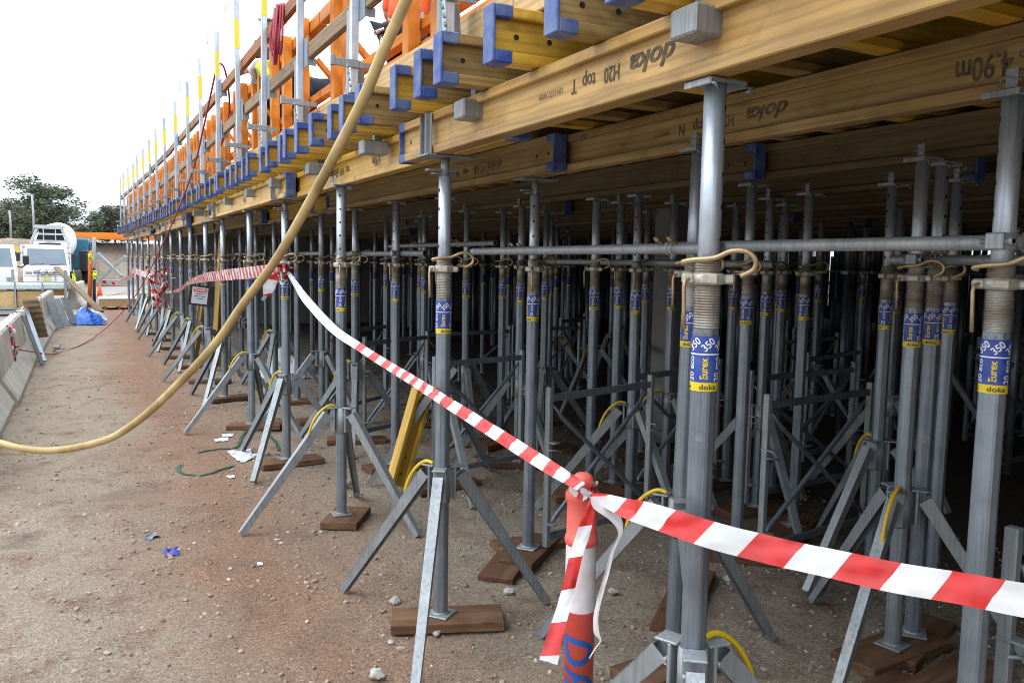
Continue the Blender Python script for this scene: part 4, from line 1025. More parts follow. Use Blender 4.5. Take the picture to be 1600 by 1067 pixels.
# ------------------------------------------------------------------ concrete barriers and what leans on them
JP = [(-.30, 0), (.30, 0), (.30, .07), (.14, .34), (.085, .82), (.06, .85), (-.06, .85), (-.085, .82), (-.14, .34), (-.30, .07)]
def barrier(x, y0, y1, label, rz=0.0):
    g = MB(); n_ = 16; L = y1-y0; vs = []
    for i in range(n_+1):
        y = -L/2+L*i/n_
        for j, (a, b) in enumerate(JP):
            k = .006*mnoise.noise((a*9+x, y*3+y0, b*9)); vs.append((a+k, y, b+(k if b > .01 else 0)))
    m = len(JP); g.add(vs, [(i*m+j, i*m+(j+1) % m, (i+1)*m+(j+1) % m, (i+1)*m+j)[::-1] for i in range(n_) for j in range(m)]+[tuple(range(m)), tuple(range(n_*m, n_*m+m))[::-1]])
    root = thing('concrete_barrier', label, 'barrier', (x, (y0+y1)/2, .002), (0, 0, rz), 'concrete road barriers')
    mk('barrier_body', g.mesh('barrier_body', CONC), root)
    h = MB()
    for q in (-L/2+.4, L/2-.4): h.tube(smooth([(-.03, q-.12, .848), (-.02, q-.1, .875), (.02, q+.1, .875), (.03, q+.12, .848)], 4), .008, 6)
    mk('lifting_loop', h.mesh('lifting_loop', RUST), root); return root
barrier(-1.12, 7.4, 11.7, 'concrete barrier nearest the camera at the left edge', .0)
barrier(-1.10, 11.8, 17.0, 'concrete barrier with red tape and cord heaped on it', .005)
barrier(-1.06, 17.35, 22.3, 'concrete barrier behind the leaning corrugated mat', -.01)
barrier(-.98, 22.6, 27.6, 'concrete barrier with grey panels leaning on it', -.015)
barrier(-.30, 33.0, 38.0, 'far concrete barrier standing behind the orange post', -.06)
# corrugated brown mat
g = MB(); n_ = 28; A_, B_q, C_q, D_q = (-.98, 17.0, .88), (-.82, 17.25, .10), (-.62, 18.1, .10), (-.86, 18.0, 1.18)
g = MB(); P0, P1 = Vector((-.92, 17.5, 1.06)), Vector((-.80, 18.1, .30)); wd = Vector((.27, -.10, .03)); vs = []
nn = (P1-P0).cross(wd).normalized()
for i in range(n_*2+1):
    t = i/(n_*2)
    for v in (0, .33, .66, 1): vs.append(P0.lerp(P1, t)+wd*(v-.5)+nn*.014*math.sin(t*7*6.283))
g.add(vs, [(i*4+j, i*4+j+1, i*4+5+j, i*4+4+j) for i in range(n_*2) for j in range(3)], 0, True)
tag(mk('corrugated_mat', g.mesh('corrugated_mat', plain('mat_brown', (.36, .27, .15), .7))), 'brown corrugated mat leaning over the gap between two barriers', 'mat')
board('metal_strip', (-1.0, 17.6, .90), (-.68, 16.4, .04), .07, .025, TUBE, 'grey metal strip leaning down from the barrier to the dirt', 'metal strip')
board('black_strip', (-1.0, 16.85, .80), (-.68, 15.75, .05), .06, .02, BLK, 'narrow black strip beside the grey metal strip on the barrier', 'strip')
g = MB(); c = atZ(88, 545, .05)
for a in (0, 1.1, 2.3): g.tube([c, c+Vector((.16*math.cos(a), .16*math.sin(a), .10*math.sin(a*2)))], .014, 6)
g.box(c+Vector((0, 0, .03)), (.12, .10, .05), b=.01)
tag(mk('scrap_coupler', g.mesh('scrap_coupler', STEEL)), 'grey clamp lying in the dirt at the foot of the metal strip', 'clamp')
for i, x in enumerate((-.60, -.46, -.30)):
    y = 23.6+i*.75; board('grey_panel', (x-.02, y, .04), (x-.24, y+.25, .74), .2, .035, STEEL, '%s of three grey panels leaning against the barrier' % ('nearest', 'middle', 'farthest')[i], 'panel', 'grey leaning panels')
board('long_plank', atZ(158, 487, .03), atD(88, 418, 29.0), .20, .07, RUST, 'long grey plank sloping across the barrier to the ground', 'plank')
# tarp, sack
def heap(name, x, y, lx, ly, h, mat, label, cat, sd):
    n_ = 22; vs = []; g = MB()
    for i in range(n_+1):
        for j in range(n_+1):
            u, v = i/n_*2-1, j/n_*2-1; r_ = max(0, 1-(u*u+v*v)**.5); k = mnoise.noise((u*2.2+sd, v*2.2, sd)); k2 = abs(mnoise.noise((u*6, v*6, sd)))
            vs.append((x+u*lx/2*(1+.15*k), y+v*ly/2*(1+.15*k), .012+h*r_**.8*(1+.5*k)+.16*h*k2*(1 if r_ > 0 else .3)))
    g.add(vs, [(i*(n_+1)+j, (i+1)*(n_+1)+j, (i+1)*(n_+1)+j+1, i*(n_+1)+j+1) for i in range(n_) for j in range(n_)])
    return tag(mk(name, g.mesh(name, mat)), label, cat)
heap('blue_tarp', -.02, 25.6, .95, 1.1, .42, TARP, 'crumpled bright blue tarpaulin heaped on the dirt', 'tarpaulin', 2.0)
heap('white_sheeting', .0, 27.3, 1.1, .9, .34, PAPER, 'white plastic sheeting bunched behind the blue tarpaulin', 'sheeting', 5.0)
heap('white_sheeting', 2.9, 13.6, 1.0, 1.2, .42, PAPER, 'grey-white plastic sheeting heap behind the danger sign among props', 'sheeting', 8.0)
# pallet of timber under a white sheet
root = thing('timber_pack', 'low timber pack wrapped with a white top sheet across the path', 'timber pack', (1.02, 33.0, 0))
mk('timber', MB().box((0, 0, .22), (1.25, 1.5, .24), b=.01).mesh('timber', EDGE), root)
mk('top_sheet', MB().box((0, 0, .375), (1.30, 1.54, .07), b=.03).box((-.64, 0, .24), (.03, 1.5, .26), b=.01).mesh('top_sheet', PAPER), root)
for q in (-.45, 0, .45): mk('bearer', MB().box((q, 0, .05), (.1, 1.5, .098), b=.006).mesh('bearer', RUST), root)
# posts, cone, cage, braces
def postat(name, x, yb, yt, D, r, mat, label, cat, lean_=0):
    b = atD(x, yb, D); t = atD(x+lean_, yt, D); b.z = 0
    return tag(mk(name, MB().tube([b, b.lerp(t, .97), t], [r, r, r*.6], 12).mesh(name, mat)), label, cat)
postat('orange_post', 139, 463, 392, 30, .075, plain('post_orange', (.75, .16, .02), .5), 'orange post with yellow tape beside the far barrier', 'post', 3)
postat('black_post', 147, 463, 418, 30, .05, BLK, 'black post beside the orange post', 'post')
postat('steel_post', 147, 462, 371, 34, .075, STEEL, 'tall grey steel post in front of the dirt bank', 'post')
bundle('yellow tape tied to the top of the orange post', 142, 402, 29.7, .10, 5).data.materials[0] = FLUO
bundle('yellow tape tied on the black post', 148, 432, 29.8, .10, 5).data.materials[0] = FLUO
bundle('yellow tape lump on top of the far barrier', 116, 442, 32.5, .16, 5).data.materials[0] = FLUO
for o_ in [o for o in COL.objects if o.name.startswith('tape_bundle') and 'yellow' in o['label']]: o_.data.materials[1] = FLUO
def cone(x, y, label):
    root = thing('traffic_cone', label, 'cone', (x, y, 0)); g = MB().box((0, 0, .02), (.32, .32, .04), b=.01).lathe([(.13, .04), (.085, .30), (.03, .66), (.022, .68)], 16); mk('cone_body', g.mesh('cone_body', plain('cone_orange', (.80, .12, .02), .5)), root)
c = atZ(156, 465, 0); cone(c.x, c.y, 'slim orange cone on the path near the far timber pack')
for (xa, ya, xb, yb, D, l) in ((150, 442, 196, 400, 35, 'grey raking brace rising towards the far props'), (152, 396, 190, 432, 34.5, 'grey raking brace falling towards the far props')):
    board('raking_brace', atD(xa, ya, D), atD(xb, yb, D), .12, .12, STEEL, l, 'brace', 'crossed raking braces')
root = thing('mesh_cage', 'white mesh cage standing in front of the dirt bank', 'cage', atZ(164, 432, 0)+Vector((.2, 0, 0)))
g = MB()
for q in (-.42, -.14, .14, .42):
    g.bar((q, 0, 0), (q, 0, 1.95), .06, .06); g.bar((q, .8, 0), (q, .8, 1.95), .06, .06)
mk('upright', g.mesh('upright', TWHP), root); root.children[0]['kind'] = 'stuff'
g = MB()
for z in (.1, .4, .7, 1.0, 1.3, 1.6, 1.92):
    for yy in (0, .8): g.bar((-.42, yy, z), (.42, yy, z), .045, .045)
    for xx in (-.42, .42): g.bar((xx, 0, z), (xx, .8, z), .045, .045)
mk('mesh_bars', g.mesh('mesh_bars', TWHP), root); root.children[1]['kind'] = 'stuff'
c = atZ(178, 447, 0)
for q in range(3): board('steel_beam', c+Vector((-.9, q*.4, .22+q*.01)), c+Vector((.9+q*.2, .5+q*.4, .22+q*.01)), .3, .28, STEEL, '%s grey steel beam lying across the end of the path' % ('nearest', 'middle', 'farthest')[q], 'steel beam', 'steel beams at the end of the path')
c = atZ(191, 440, 0); root = thing('plastic_barrier', 'red-orange plastic barrier beside the last props', 'barrier', c+Vector((-.1, 1, 0)))
mk('barrier_shell', MB().prism([(-.35, 0), (.35, 0), (.30, .25), (.16, .9), (-.16, .9), (-.30, .25)], (0, -.5, 0), (0, .5, 0), (1, 0, 0), (0, 0, 1)).mesh('barrier_shell', plain('plastic_orange', (.85, .10, .03), .5)), root)
mk('cap', MB().box((0, 0, .93), (.25, .8, .06), b=.02).mesh('cap', TWHITE), root)

# stillage of yellow panels left of the barrier
c = atZ(20, 497, 0); root = thing('panel_stillage', 'stillage of yellow formwork panels under a pale lid left of the barrier', 'stillage', (c.x-.1, c.y+1.2, .018), (0, 0, .04))
for q in range(3): mk('panel', MB().box((-.95+q*.72, 0, .50), (.66, 1.0, .50), b=.01).mesh('panel', EDGE), root)
g = MB()
for xx in (-1.3, -.6, .12, .84):
    for yy in (-.54, .54): g.bar((xx, yy, .02), (xx, yy, 1.02), .05, .05, b=.004)
for zz in (.12, .22):
    for yy in (-.54, .54): g.bar((-1.34, yy, zz), (.88, yy, zz), .05, .05)
mk('frame', g.mesh('frame', STEEL), root)
mk('lid', MB().box((-.25, 0, .88), (2.3, 1.1, .16), b=.02).mesh('lid', plain('lid_pale', (.60, .72, .70), .5)), root)
root = thing('panel_stillage', 'low rack with a yellow beam and pale lid behind the corrugated mat', 'stillage', (c.x+.55, c.y+4.5, .018), (0, 0, .04))
mk('beam', MB().box((0, 0, .55), (1.6, .3, .18), b=.01).mesh('beam', H_YEL), root); mk('lid', MB().box((0, 0, .78), (1.8, 1.0, .18), b=.02).mesh('lid', bpy.data.materials['lid_pale']), root)
for xx in (-.8, .75):
    for yy, zz in ((-.5, 1.35), (.5, 1.0)): mk('post', MB().bar((xx, yy, .02), (xx, yy, zz), .09, .09, b=.005).mesh('post', STEEL), root)

# ------------------------------------------------------------------ trucks
def wheel(root, x, y, r, wd=.24):
    t = mk('wheel', MB().lathe([(r*.55, -wd/2), (r*.95, -wd/2), (r, -wd*.3), (r, wd*.3), (r*.95, wd/2), (r*.55, wd/2)], 20).mesh('wheel', RUBBER), root, (x, y, r), (0, math.pi/2, 0))
    mk('rim', MB().lathe([(r*.1, wd*.2), (r*.5, wd*.35), (r*.55, wd*.5), (r*.55, -wd*.5), (r*.1, -wd*.2)], 16).mesh('rim', CHROME), t)
def cab_truck(loc, rz, label):
    root = thing('tray_truck', label, 'truck', loc, (0, 0, rz))
    P_ = [(0, .52), (-.06, .70), (-.05, 1.05), (.06, 1.32), (.42, 2.22), (.55, 2.30), (1.75, 2.32), (1.85, 2.2), (1.85, .55)]   # (y, z) side outline of the cab
    g = MB(); n_ = len(P_); hw = lambda z: 1.02 if z < 1.3 else 1.02-.13*(z-1.3)
    vs = [(s*(hw(z)-(.10 if y < .1 and z < 1.2 else 0)), y, z) for s in (-1, 1) for y, z in P_]
    vs += [(s*hw(z), y+.16, z) if y < .1 and z < 1.2 else (s*hw(z), y+.04, z) for s in (-1, 1) for y, z in P_]
    g.add(vs, [(i, (i+1) % n_, n_+(i+1) % n_, n_+i) for i in range(n_)]+[(2*n_+i, 2*n_+(i+1) % n_, (i+1) % n_, i) for i in range(n_)]+[(n_+i, n_+(i+1) % n_, 3*n_+(i+1) % n_, 3*n_+i) for i in range(n_)]+[tuple(2*n_+i for i in range(n_))[::-1], tuple(3*n_+i for i in range(n_))])
    body = mk('cab', g.mesh('cab', TWHP), root)
    def fy(z): return .06+(z-1.32)*.4
    ws = MB(); z0, z1 = 1.34, 2.14; a0, a1 = .90, .80
    ws.add([(-a0, fy(z0)-.012, z0), (a0, fy(z0)-.012, z0), (a1, fy(z1)-.012, z1), (-a1, fy(z1)-.012, z1), (-a0, fy(z0)+.02, z0), (a0, fy(z0)+.02, z0), (a1, fy(z1)+.02, z1), (-a1, fy(z1)+.02, z1)], [(0, 1, 2, 3), (4, 7, 6, 5), (0, 4, 5, 1), (1, 5, 6, 2), (2, 6, 7, 3), (3, 7, 4, 0)])
    mk('windscreen', ws.mesh('windscreen', GLASS), body)
    for s in (-1, 1):
        sw = MB().box((s*.985, 1.05, 1.72), (.012, .95, .6), Matrix.Rotation(s*-.13, 3, 'Y'), .004); mk('side_window', sw.mesh('side_window', GLASS), body)
        wi = MB().bar((s*.1+.05, fy(1.36)-.03, 1.345), (s*.1+.65*s*.0+.62, fy(1.42)-.03, 1.40), .02, .02) if s > 0 else MB().bar((-.7, fy(1.36)-.03, 1.345), (-.1, fy(1.42)-.03, 1.39), .02, .02)
        mk('wiper', wi.mesh('wiper', BLK), body)
        hl = MB().box((s*.77, -.045, .93), (.30, .05, .20), b=.03); mk('headlight', hl.mesh('headlight', CHROME), root)
        mi = MB().box((s*1.22, .10, 1.72), (.20, .10, .42), b=.04).tube([(s*.98, .2, 1.95), (s*1.2, .12, 1.9)], .018, 6); mk('mirror', mi.mesh('mirror', BLK), root)
    gr = MB()
    for q in range(3): gr.box((0, -.062+q*.0, .86+q*.085), (1.15, .02, .035))
    mk('grille', gr.mesh('grille', BLK), root)
    mk('bumper', MB().box((0, -.07, .60), (2.0, .20, .26), b=.05).mesh('bumper', TWHP), root)
    bb = MB(); bb.tube(smooth([(-.38, -.20, .58), (-.38, -.22, 1.0), (-.30, -.22, 1.12), (.30, -.22, 1.12), (.38, -.22, 1.0), (.38, -.20, .58)], 4), .035, 8); bb.tube([(-.95, -.21, .82), (.95, -.21, .82)], .03, 8)
    mk('bull_bar', bb.mesh('bull_bar', CHROME), root)
    for s in (-1, 1): mk('spotlight', MB().lathe([(.05, .05), (.11, 0), (.12, -.04), (.10, -.05), (.02, -.045)], 16).mesh('spotlight', CHROME), root, (s*.17, -.24, .98), (math.pi/2*-1, 0, 0))
    mk('number_plate', MB().box((0, -.235, .66), (.37, .012, .13)).mesh('number_plate', plain('plate_yellow', (.70, .62, .12), .5)), root)
    mk('chassis', MB().box((0, 3.0, .55), (.8, 5.4, .2)).box((0, .9, .45), (1.6, 1.4, .25)).mesh('chassis', BLK), root)
    mk('tray', MB().box((0, 4.0, 1.0), (2.1, 4.0, .12), b=.01).box((0, 2.02, 1.6), (2.1, .06, 1.1)).bar((-1.1, 2.0, 1.0), (-1.1, 2.0, 2.35), .07, .07).bar((-1.1, 2.0, 2.33), (1.1, 2.0, 2.33), .06, .06).bar((1.1, 2.0, 1.0), (1.1, 2.0, 2.2), .07, .07).mesh('tray', TWHP), root)
    for x in (-.82, .82): wheel(root, x, .95, .38); wheel(root, x, 4.4, .38)
    return root
c = atZ(74, 457, 0); cab_truck((c.x, c.y, .02), .035, 'white tray truck facing the camera with a bull bar and twin spotlights')
# mixer
def mixer(loc, rz, label):
    root = thing('mixer_truck', label, 'truck', loc, (0, 0, rz))
    g = MB(); g.lathe([(.50, -2.5), (.56, -2.4), (.88, -1.3), (1.08, -.2), (1.08, .7), (.9, 1.8), (.5, 2.3), (.2, 2.4)], 28)
    dr = mk('drum', g.mesh('drum', plain('drum_white', (.74, .76, .77), .35, 0, .12, 3)), root, (-.22, 3.2, 2.5), (-math.pi/2-.22, 0, 0))
    dr.rotation_euler = (-(math.pi/2)+.24, 0, 0)
    g = MB()
    for s in (-1, 1): g.bar((s*.55, .3, 1.2), (s*.95, .2, 2.5), .10, .12); g.bar((s*.95, .2, 2.5), (s*.6, .3, 3.35), .10, .12)
    for z, a in ((3.35, .6), (2.62, .95), (3.0, .78)): g.bar((-a, .25, z), (a, .25, z), .08, .10)
    for q in (-.3, .3): g.bar((q, .25, 2.62), (q, .28, 3.3), .05, .06)
    mk('rear_frame', g.mesh('rear_frame', plain('frame_grey', (.50, .52, .55), .5)), root)
    g = MB(); g.prism([(-.8, 3.35), (.8, 3.35), (.72, 3.5), (-.72, 3.5)], (0, .2, 0), (0, 1.1, 0), (1, 0, 0), (0, 0, 1)); g2 = MB().prism([(-.72, 2.66), (.72, 2.66), (.52, 3.3), (-.52, 3.3)], (0, .5, 0), (0, .56, 0), (1, 0, 0), (0, 0, 1)); mk('hopper_shade', g2.mesh('hopper_shade', BLK), root); mk('hopper', g.mesh('hopper', bpy.data.materials['frame_grey']), root)  # black sheet behind the frame stands in for shade inside the hopper
    g = MB(); g.prism([(-.55, 2.5), (.55, 2.5), (.16, 1.6), (-.16, 1.6)], (0, .1, 0), (0, .35, 0), (1, 0, 0), (0, 0, 1)); mk('chute', g.mesh('chute', BLK), root)
    g = MB(); g.bar((.3, .02, 1.9), (.72, .02, 2.35), .22, .04); mk('warning_board', g.mesh('warning_board', FLUO), root)
    mk('chassis', MB().box((0, 4, .85), (.95, 8.4, .3)).box((0, 1.4, .75), (2.2, 1.6, .3)).mesh('chassis', BLK), root)
    cb = MB(); cb.box((0, 7.2, 1.9), (2.3, 1.7, 2.1), b=.12); mk('cab', cb.mesh('cab', TEAL), root)
    g = MB().box((1.2, 7.3, 2.2), (.03, 1.0, .7)); mk('side_window', g.mesh('side_window', GLASS), root)
    g = MB().box((1.0, 5.6, 1.5), (.45, .9, 1.3), b=.05); mk('side_tank', g.mesh('side_tank', BLK), root)
    for y in (1.4, 2.7, 7.3):
        for x in (-1.0, 1.0): wheel(root, x, y, .5, .32)
c = atZ(92, 452, 0); mixer((c.x-.45, c.y+1.5, .02), -.13, 'concrete mixer truck with a white drum and teal cab behind the tray truck')
# second light truck at the left edge
def edge_truck(loc, rz):
    root = thing('light_truck', 'white light truck with a wing mirror cut off by the left edge', 'truck', loc, (0, 0, rz))
    P_ = [(0, .5), (-.04, 1.05), (.10, 1.30), (.45, 2.15), (.6, 2.22), (1.7, 2.22), (1.8, .5)]; n_ = len(P_); g = MB()
    g.add([(s*(.95 if z < 1.4 else .86), y, z) for s in (-1, 1) for y, z in P_], [(i, (i+1) % n_, n_+(i+1) % n_, n_+i) for i in range(n_)]+[tuple(range(n_))[::-1], tuple(range(n_, 2*n_))])
    b = mk('cab', g.mesh('cab', TWHP), root)
    ws = MB(); ws.add([(-.8, .105, 1.34), (.8, .105, 1.34), (.72, .40, 2.08), (-.72, .40, 2.08), (-.8, .14, 1.34), (.8, .14, 1.34), (.72, .44, 2.08), (-.72, .44, 2.08)], [(0, 1, 2, 3), (4, 7, 6, 5), (0, 4, 5, 1), (1, 5, 6, 2), (2, 6, 7, 3), (3, 7, 4, 0)]); mk('windscreen', ws.mesh('windscreen', GLASS), b)
    for s in (-1, 1):
        mk('side_window', MB().box((s*.915, 1.0, 1.7), (.07, .8, .55)).mesh('side_window', GLASS), b)
        mk('mirror', MB().box((s*1.25, .05, 1.62), (.22, .10, .36), b=.04).tube([(s*.93, .2, 1.36), (s*1.1, .1, 1.32), (s*1.25, .06, 1.45)], .03, 6).mesh('mirror', BLK), root)
        mk('headlight', MB().box((s*.7, -.02, .86), (.3, .06, .2), b=.03).mesh('headlight', CHROME), root)
    mk('bumper', MB().box((0, -.05, .58), (1.9, .2, .25), b=.04).mesh('bumper', plain('bumper_grey', (.35, .36, .37), .5)), root)
    mk('tray', MB().box((0, 3.6, .95), (1.95, 3.6, .14), b=.01).mesh('tray', TWHP), root)
    for x in (-.78, .78): wheel(root, x, .9, .36); wheel(root, x, 3.9, .36)
c = atD(-14, 470, 33); edge_truck((c.x, c.y, .02), .1)
c = atD(13, 440, 46); root = thing('yellow_rack', 'yellow slatted rack standing behind the left edge truck', 'rack', (c.x, c.y, .02))
g = MB()
for q in range(6): g.bar((-.45+q*.18, 0, 0), (-.45+q*.18, 0, 2.2), .09, .06)
mk('slats', g.mesh('slats', plain('rack_yellow', (.75, .52, .02), .5)), root); root.children[0]['kind'] = 'stuff'
mk('crossbar', MB().bar((-.55, -.05, 2.1), (.55, -.05, 2.1), .06, .3).mesh('crossbar', bpy.data.materials['rack_yellow']), root)

# ------------------------------------------------------------------ dirt bank, stacked formwork, fence, trees
def bank_mat():
    m, n, b = new_mat('bank_dirt'); v = coords(n, (1, 1, 1), False); a_ = noise(n, v, .9, 6, .7); b_ = noise(n, v, 5, 5, .7)
    col = mixc(n, ramp(n, a_, .35, .65), (.36, .27, .20), (.24, .185, .14)); col = mixc(n, ramp(n, b_, .45, .75), col, (.42, .36, .30))
    n.links.new(col, b.inputs['Base Color']); b.inputs['Roughness'].default_value = .95; bump(n, b, b_, .8, .15); return m
g = MB(); nx_, nz_ = 150, 12; vs = []
for i in range(nx_+1):
    for j in range(nz_+1):
        x = -48+i*.5; t = j/nz_; k = mnoise.noise((x*.35, t*2, 1)); k2 = mnoise.noise((x*1.3, t*5, 4))
        vs.append((x, 60+t*3.0+k*.8+k2*.35, t*2.75+.35*k*t+.1*k2*t))
nb = len(vs)
for i in range(nx_+1): vs.append((-48+i*.5, 95, 3.2))
fs = [(i*(nz_+1)+j, (i+1)*(nz_+1)+j, (i+1)*(nz_+1)+j+1, i*(nz_+1)+j+1) for i in range(nx_) for j in range(nz_)]
fs += [(i*(nz_+1)+nz_, (i+1)*(nz_+1)+nz_, nb+i+1, nb+i) for i in range(nx_)]
g.add(vs, fs, 0, True); BANKM = bank_mat(); struct('bank', g.mesh('bank', BANKM))
# added bank, unseen left and behind, put in to block low sky light
g = MB(); path = [(-16, 60), (-14.5, 40), (-14, 20), (-13.5, 5), (-13, -8), (-9, -16), (0, -19), (12, -20), (30, -20)]; P_ = smooth([(a, b, 0) for a, b in path], 8); vs = []
for i, p in enumerate(P_):
    d = (P_[min(i+1, len(P_)-1)]-P_[max(i-1, 0)]).normalized(); n2 = Vector((d.y, -d.x, 0))
    if n2.dot(Vector((4, 12, 0))-p) > 0: n2 = -n2
    for j in range(9):
        t = j/8; k = mnoise.noise((p.x*.3, p.y*.3, t*2)); q = p+n2*(t*3.2+k*.5); vs.append((q.x, q.y, t*3.6+k*.4*t))
    q = p+n2*30; vs.append((q.x, q.y, 3.9))
g.add(vs, [(i*10+j, i*10+j+1, (i+1)*10+j+1, (i+1)*10+j) for i in range(len(P_)-1) for j in range(9)], 0, True); struct('added_side_bank', g.mesh('added_side_bank', BANKM))
c = atD(155, 378, 59)
for q in range(3): board('formwork_stack', (c.x-2.1+q*.3, 62.5+q*.5, 3.02+q*.16), (c.x+4.2-q*.6, 61.5+q*.5, 3.02+q*.16), .9, .15, ORANGEX, '%s orange timber layer stacked on the dirt bank' % ('lowest', 'middle', 'topmost')[q], 'formwork', 'orange timber stacked on the bank')
for x, h, l in ((53, 3.6, 'thin grey pole on the bank left of the mixer'), (17, 2.4, 'short bent pole on the bank near the left edge')):
    c = atD(x, 380, 62); tag(mk('pole', MB().tube([(c.x, c.y, 2.5), (c.x+.03, c.y, 2.9+h*.5), (c.x-.02, c.y, 2.7+h)], .07, 8).mesh('pole', STEEL)), l, 'pole')
def tree(x, y, z0, H, W_, blobs, n_leaf, label, leaf, mat, sd):
    rnd = random.Random(sd); root = thing('tree', label, 'tree', (x, y, z0), group='trees behind the dirt bank')
    g = MB(); g.tube(smooth([(0, 0, -.3), (.1, 0, H*.15), (-.05, .1, H*.35), (.1, 0, H*.55)], 3), [.30*H/9*(1-.07*i) for i in range(10)], 8)
    cs = []
    for i in range(blobs):
        a = rnd.random()*6.283; t = rnd.random()**.6; zz = H*(.30+.62*rnd.random()); q = W_/2*t*(1.0 if zz < H*.7 else .75)
        cs.append((Vector((q*math.cos(a), q*math.sin(a), zz)), W_*rnd.uniform(.10, .19)))
    for c_, r_ in cs[::2]:
        s0 = Vector((0, 0, min(c_.z*.6, H*.5))); g.tube([s0, s0.lerp(c_, .5)+Vector((0, 0, .2)), c_], [.09*H/9, .06*H/9, .02], 5)
    mk('trunk', g.mesh('trunk', BARK), root)
    g = MB()
    for _ in range(n_leaf):
        c_, r_ = rnd.choice(cs); v = Vector((rnd.gauss(0, 1), rnd.gauss(0, 1), rnd.gauss(0, 1))).normalized()*r_*(rnd.random()**.45); v.z *= .78
        p = c_+v; q = Matrix.Rotation(rnd.random()*6.28, 3, 'Z') @ Matrix.Rotation(rnd.uniform(-1.3, 1.3), 3, 'X') @ Matrix.Rotation(rnd.uniform(-.6, .6), 3, 'Y'); s = leaf*rnd.uniform(.6, 1.3)
        g.add([p+q @ Vector(k) for k in ((-s, 0, 0), (-.2*s, -s*.42, 0), (s, 0, .1*s), (.2*s, s*.42, 0))], [(0, 1, 2, 3)])
    mk('crown', g.mesh('crown', mat), root)
def T(xp, D): c = atD(xp, 400, D); return c.x, c.y
for xp, D, z0, H, W_, bl, nl, lf, mt, l in ((66, 76, 2.2, 6.6, 6.4, 40, 9000, .17, LEAF, 'tall spreading gum tree behind the white truck'), (14, 80, 2.2, 4.6, 6.5, 34, 6500, .17, LEAF2, 'lower broad olive-green tree at the left edge'),
     (104, 82, 2.0, 4.6, 3.8, 24, 4500, .16, LEAF, 'narrow gum tree right of the tall one, sky showing through it'), (150, 88, 2.2, 4.3, 4.6, 26, 5000, .17, LEAF2, 'round low tree behind the orange stack'), (180, 86, 2.2, 4.9, 4.6, 28, 5000, .17, LEAF, 'dark tree beside the far end of the deck'),
     (40, 90, 2.2, 3.6, 7, 26, 4500, .2, LEAF, 'dark bushy tree filling the gap below the tall gum tree'), (-40, 84, 2.2, 4.6, 7, 26, 4000, .2, LEAF2, 'olive tree just beyond the left edge'), (125, 95, 2.2, 3.6, 6, 22, 4000, .2, LEAF2, 'small hazy tree between the narrow gum and the round tree'), (215, 92, 2.2, 4.6, 6, 22, 3500, .2, LEAF, 'tree hidden behind the deck end')):
    x, y = T(xp, D); tree(x, y, z0, H, W_, bl, nl, l, lf, mt, int(xp+D))

# ------------------------------------------------------------------ workers on the deck
def skin(nodes, edges, mat, name, sub=2):
    me = bpy.data.meshes.new(name); ks = list(nodes); me.from_pydata([nodes[k][0] for k in ks], [(ks.index(a), ks.index(b)) for a, b in edges], [])
    o = bpy.data.objects.new('tmp', me); COL.objects.link(o); o.modifiers.new('s', 'SKIN'); 
    for i, k in enumerate(ks):
        r_ = nodes[k][1]; r_ = r_ if isinstance(r_, tuple) else (r_, r_); me.skin_vertices[0].data[i].radius = r_; me.skin_vertices[0].data[i].use_root = (i == 0)
    sm = o.modifiers.new('u', 'SUBSURF'); sm.levels = sub; sm.render_levels = sub
    dg = bpy.context.evaluated_depsgraph_get(); r = bpy.data.meshes.new_from_object(o.evaluated_get(dg)); bpy.data.objects.remove(o); r.name = name
    r.materials.clear(); r.materials.append(mat)
    for p in r.polygons: p.use_smooth = True
    return r
def hand_shape(g, wr, el, side):
    wr, el = Vector(wr), Vector(el); d = (wr-el).normalized(); up = Vector((0, 0, 1)); x = d.cross(up); x = x.normalized() if x.length > .1 else Vector((1, 0, 0)); n_ = x.cross(d)
    g.tube([wr, wr+d*.03, wr+d*.085], [.024, .036, .034], 10)
    for i, (o, L) in enumerate(((-.028, .075), (-.010, .085), (.010, .08), (.026, .062))):
        b = wr+d*.08+x*o; g.tube([b, b+d*L*.5-n_*.006, b+d*L*.78-n_*.028, b+d*L*.85-n_*.05], [.0095, .009, .008, .006], 7)
    b = wr+d*.03+x*(.03*side); g.tube([b, b+d*.03+x*.02*side, b+d*.06+x*.022*side-n_*.012], [.011, .010, .007], 7)
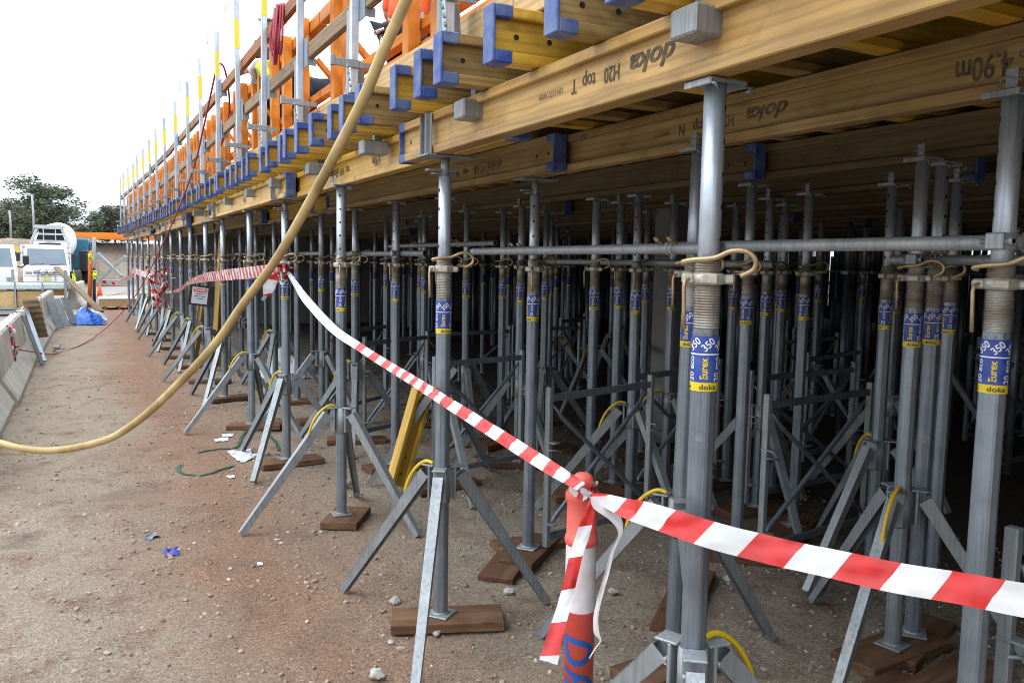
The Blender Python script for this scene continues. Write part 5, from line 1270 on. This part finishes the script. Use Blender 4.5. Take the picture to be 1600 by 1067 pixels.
def worker(label, loc, rz, bend, shirt, trou, helmet, sq=0.0, arms=0.35):
    root = thing('person', label, 'person', loc, (0, 0, rz), 'workers on the deck')
    hip = Vector((0, 0, .95-sq)); q = Matrix.Rotation(-bend, 3, 'X')
    def U(x, y, z): return tuple(hip+q @ Vector((x, y, z)))
    kn = .50-sq*.35; ky = .08+sq*.55
    J = {'pel': (tuple(hip), (.15, .115)), 'spi': (U(0, .02, .22), (.145, .11)), 'che': (U(0, .03, .42), (.165, .12)), 'nec': (U(0, .05, .575), .055), 'hea': (U(0, .075, .68), (.078, .095)), 'top': (U(0, .08, .77), (.07, .085))}
    E_ = [('pel', 'spi'), ('spi', 'che'), ('che', 'nec'), ('nec', 'hea'), ('hea', 'top')]
    for s, n_ in ((-1, 'l'), (1, 'r')):
        J['hip'+n_] = ((s*.09, 0, .90-sq), .095); J['kne'+n_] = ((s*.12, ky, kn), .062); J['ank'+n_] = ((s*.13, -.02, .10), .042); J['toe'+n_] = ((s*.15, .15, .045), .038)
        J['sho'+n_] = (U(s*.18, .03, .48), .065); J['elb'+n_] = (U(s*.26, .10, .22), .043); J['wri'+n_] = (U(s*.22, .10+arms*.75, .10+arms*.15), .030)
        E_ += [('pel', 'hip'+n_), ('hip'+n_, 'kne'+n_), ('kne'+n_, 'ank'+n_), ('ank'+n_, 'toe'+n_), ('che', 'sho'+n_), ('sho'+n_, 'elb'+n_), ('elb'+n_, 'wri'+n_)]
    mk('body', skin(J, E_, SKIN, 'body'), root)
    def sub(keys, mat, nm, k, dead=None):
        JJ = {a: (J[a][0], tuple(v*k for v in (J[a][1] if isinstance(J[a][1], tuple) else (J[a][1],)*2))) for a in keys}
        return mk(nm, skin(JJ, [e for e in E_ if e[0] in keys and e[1] in keys], mat, nm), root)
    sub(['pel', 'hipl', 'knel', 'ankl', 'hipr', 'kner', 'ankr'], trou, 'trousers', 1.17)
    sub(['pel', 'spi', 'che', 'shol', 'elbl', 'shor', 'elbr'], shirt, 'shirt', 1.24)
    for s, n_ in ((-1, 'l'), (1, 'r')):
        g = MB(); x, y = J['ank'+n_][0][:2]; g.tube([(x, y, .20), (x, y, .09), (x, y+.08, .055), (x, y+.19, .045)], [.06, .062, .056, .045], 10); g.box((x, y+.07, .015), (.10, .29, .03), b=.01)
        mk('boot', g.mesh('boot', LEATHER), root)
        g = MB(); hand_shape(g, J['wri'+n_][0], J['elb'+n_][0], -s); mk('glove', g.mesh('glove', BLK), root)
    h = Vector(J['hea'][0]); fwd = q @ Vector((0, 1, 0)); up = q @ Vector((0, 0, 1)); rg = Vector((1, 0, 0)); g = MB()
    g.tube([h+fwd*.085+up*.03, h+fwd*.115-up*.01, h+fwd*.095-up*.022], [.008, .014, .010], 6)
    for s in (-1, 1): g.tube([h+rg*s*.075-up*.02, h+rg*s*.088+up*.015, h+rg*s*.078+up*.035], [.008, .014, .008], 6); g.tube([h+fwd*.088+rg*s*.03+up*.028, h+fwd*.098+rg*s*.03+up*.028], [.011, .008], 6, mi=1)
    g.tube([h+fwd*.09-up*.05-rg*.025, h+fwd*.098-up*.05, h+fwd*.09-up*.05+rg*.025], .006, 6, mi=1)
    mk('face', g.mesh('face', [SKIN, LEATHER]), root)
    g = MB(); g.lathe([(.115, 0), (.112, .04), (.09, .10), (.04, .13), (.008, .135)], 18); g.box((0, .11, .004), (.16, .09, .012), b=.005)
    he = mk('helmet', g.mesh('helmet', helmet), root, U(0, .08, .715), (-bend, 0, 0)); return root, J
c = atD(598, 200, 6.3)
pr_, J = worker('person in an orange shirt and navy trousers with a tool belt behind the guard rail', (2.24, 6.28, 2.83), -.9, .30, HIOR, NAVY, TWHP, .12)
g = MB(); g.lathe([(.175, .955), (.18, .96), (.18, 1.0), (.175, 1.005)], 20); g.box((-.02, -.175, .86), (.16, .06, .18), b=.015); g.box((.14, -.10, .87), (.10, .08, .16), b=.015)
tb = mk('tool_belt', g.mesh('tool_belt', LEATHER), pr_, (0, 0, -.15))
g = MB().tube([(-.06, -.21, .90), (-.09, -.20, .62)], .010, 8).tube([(-.12, -.22, .91), (-.03, -.22, .93)], .016, 8); mk('hammer', g.mesh('hammer', CHROME), tb)
worker('person in a bright yellow vest bending low behind the lower guard rail', (2.02, 8.55, 2.83), .5, 1.2, FLUO, NAVY, TWHP, .12, .1)
worker('person in dark clothing standing farther along the deck behind the orange studs', (1.98, 9.75, 2.83), 2.4, .1, BLK, NAVY, TWHP)
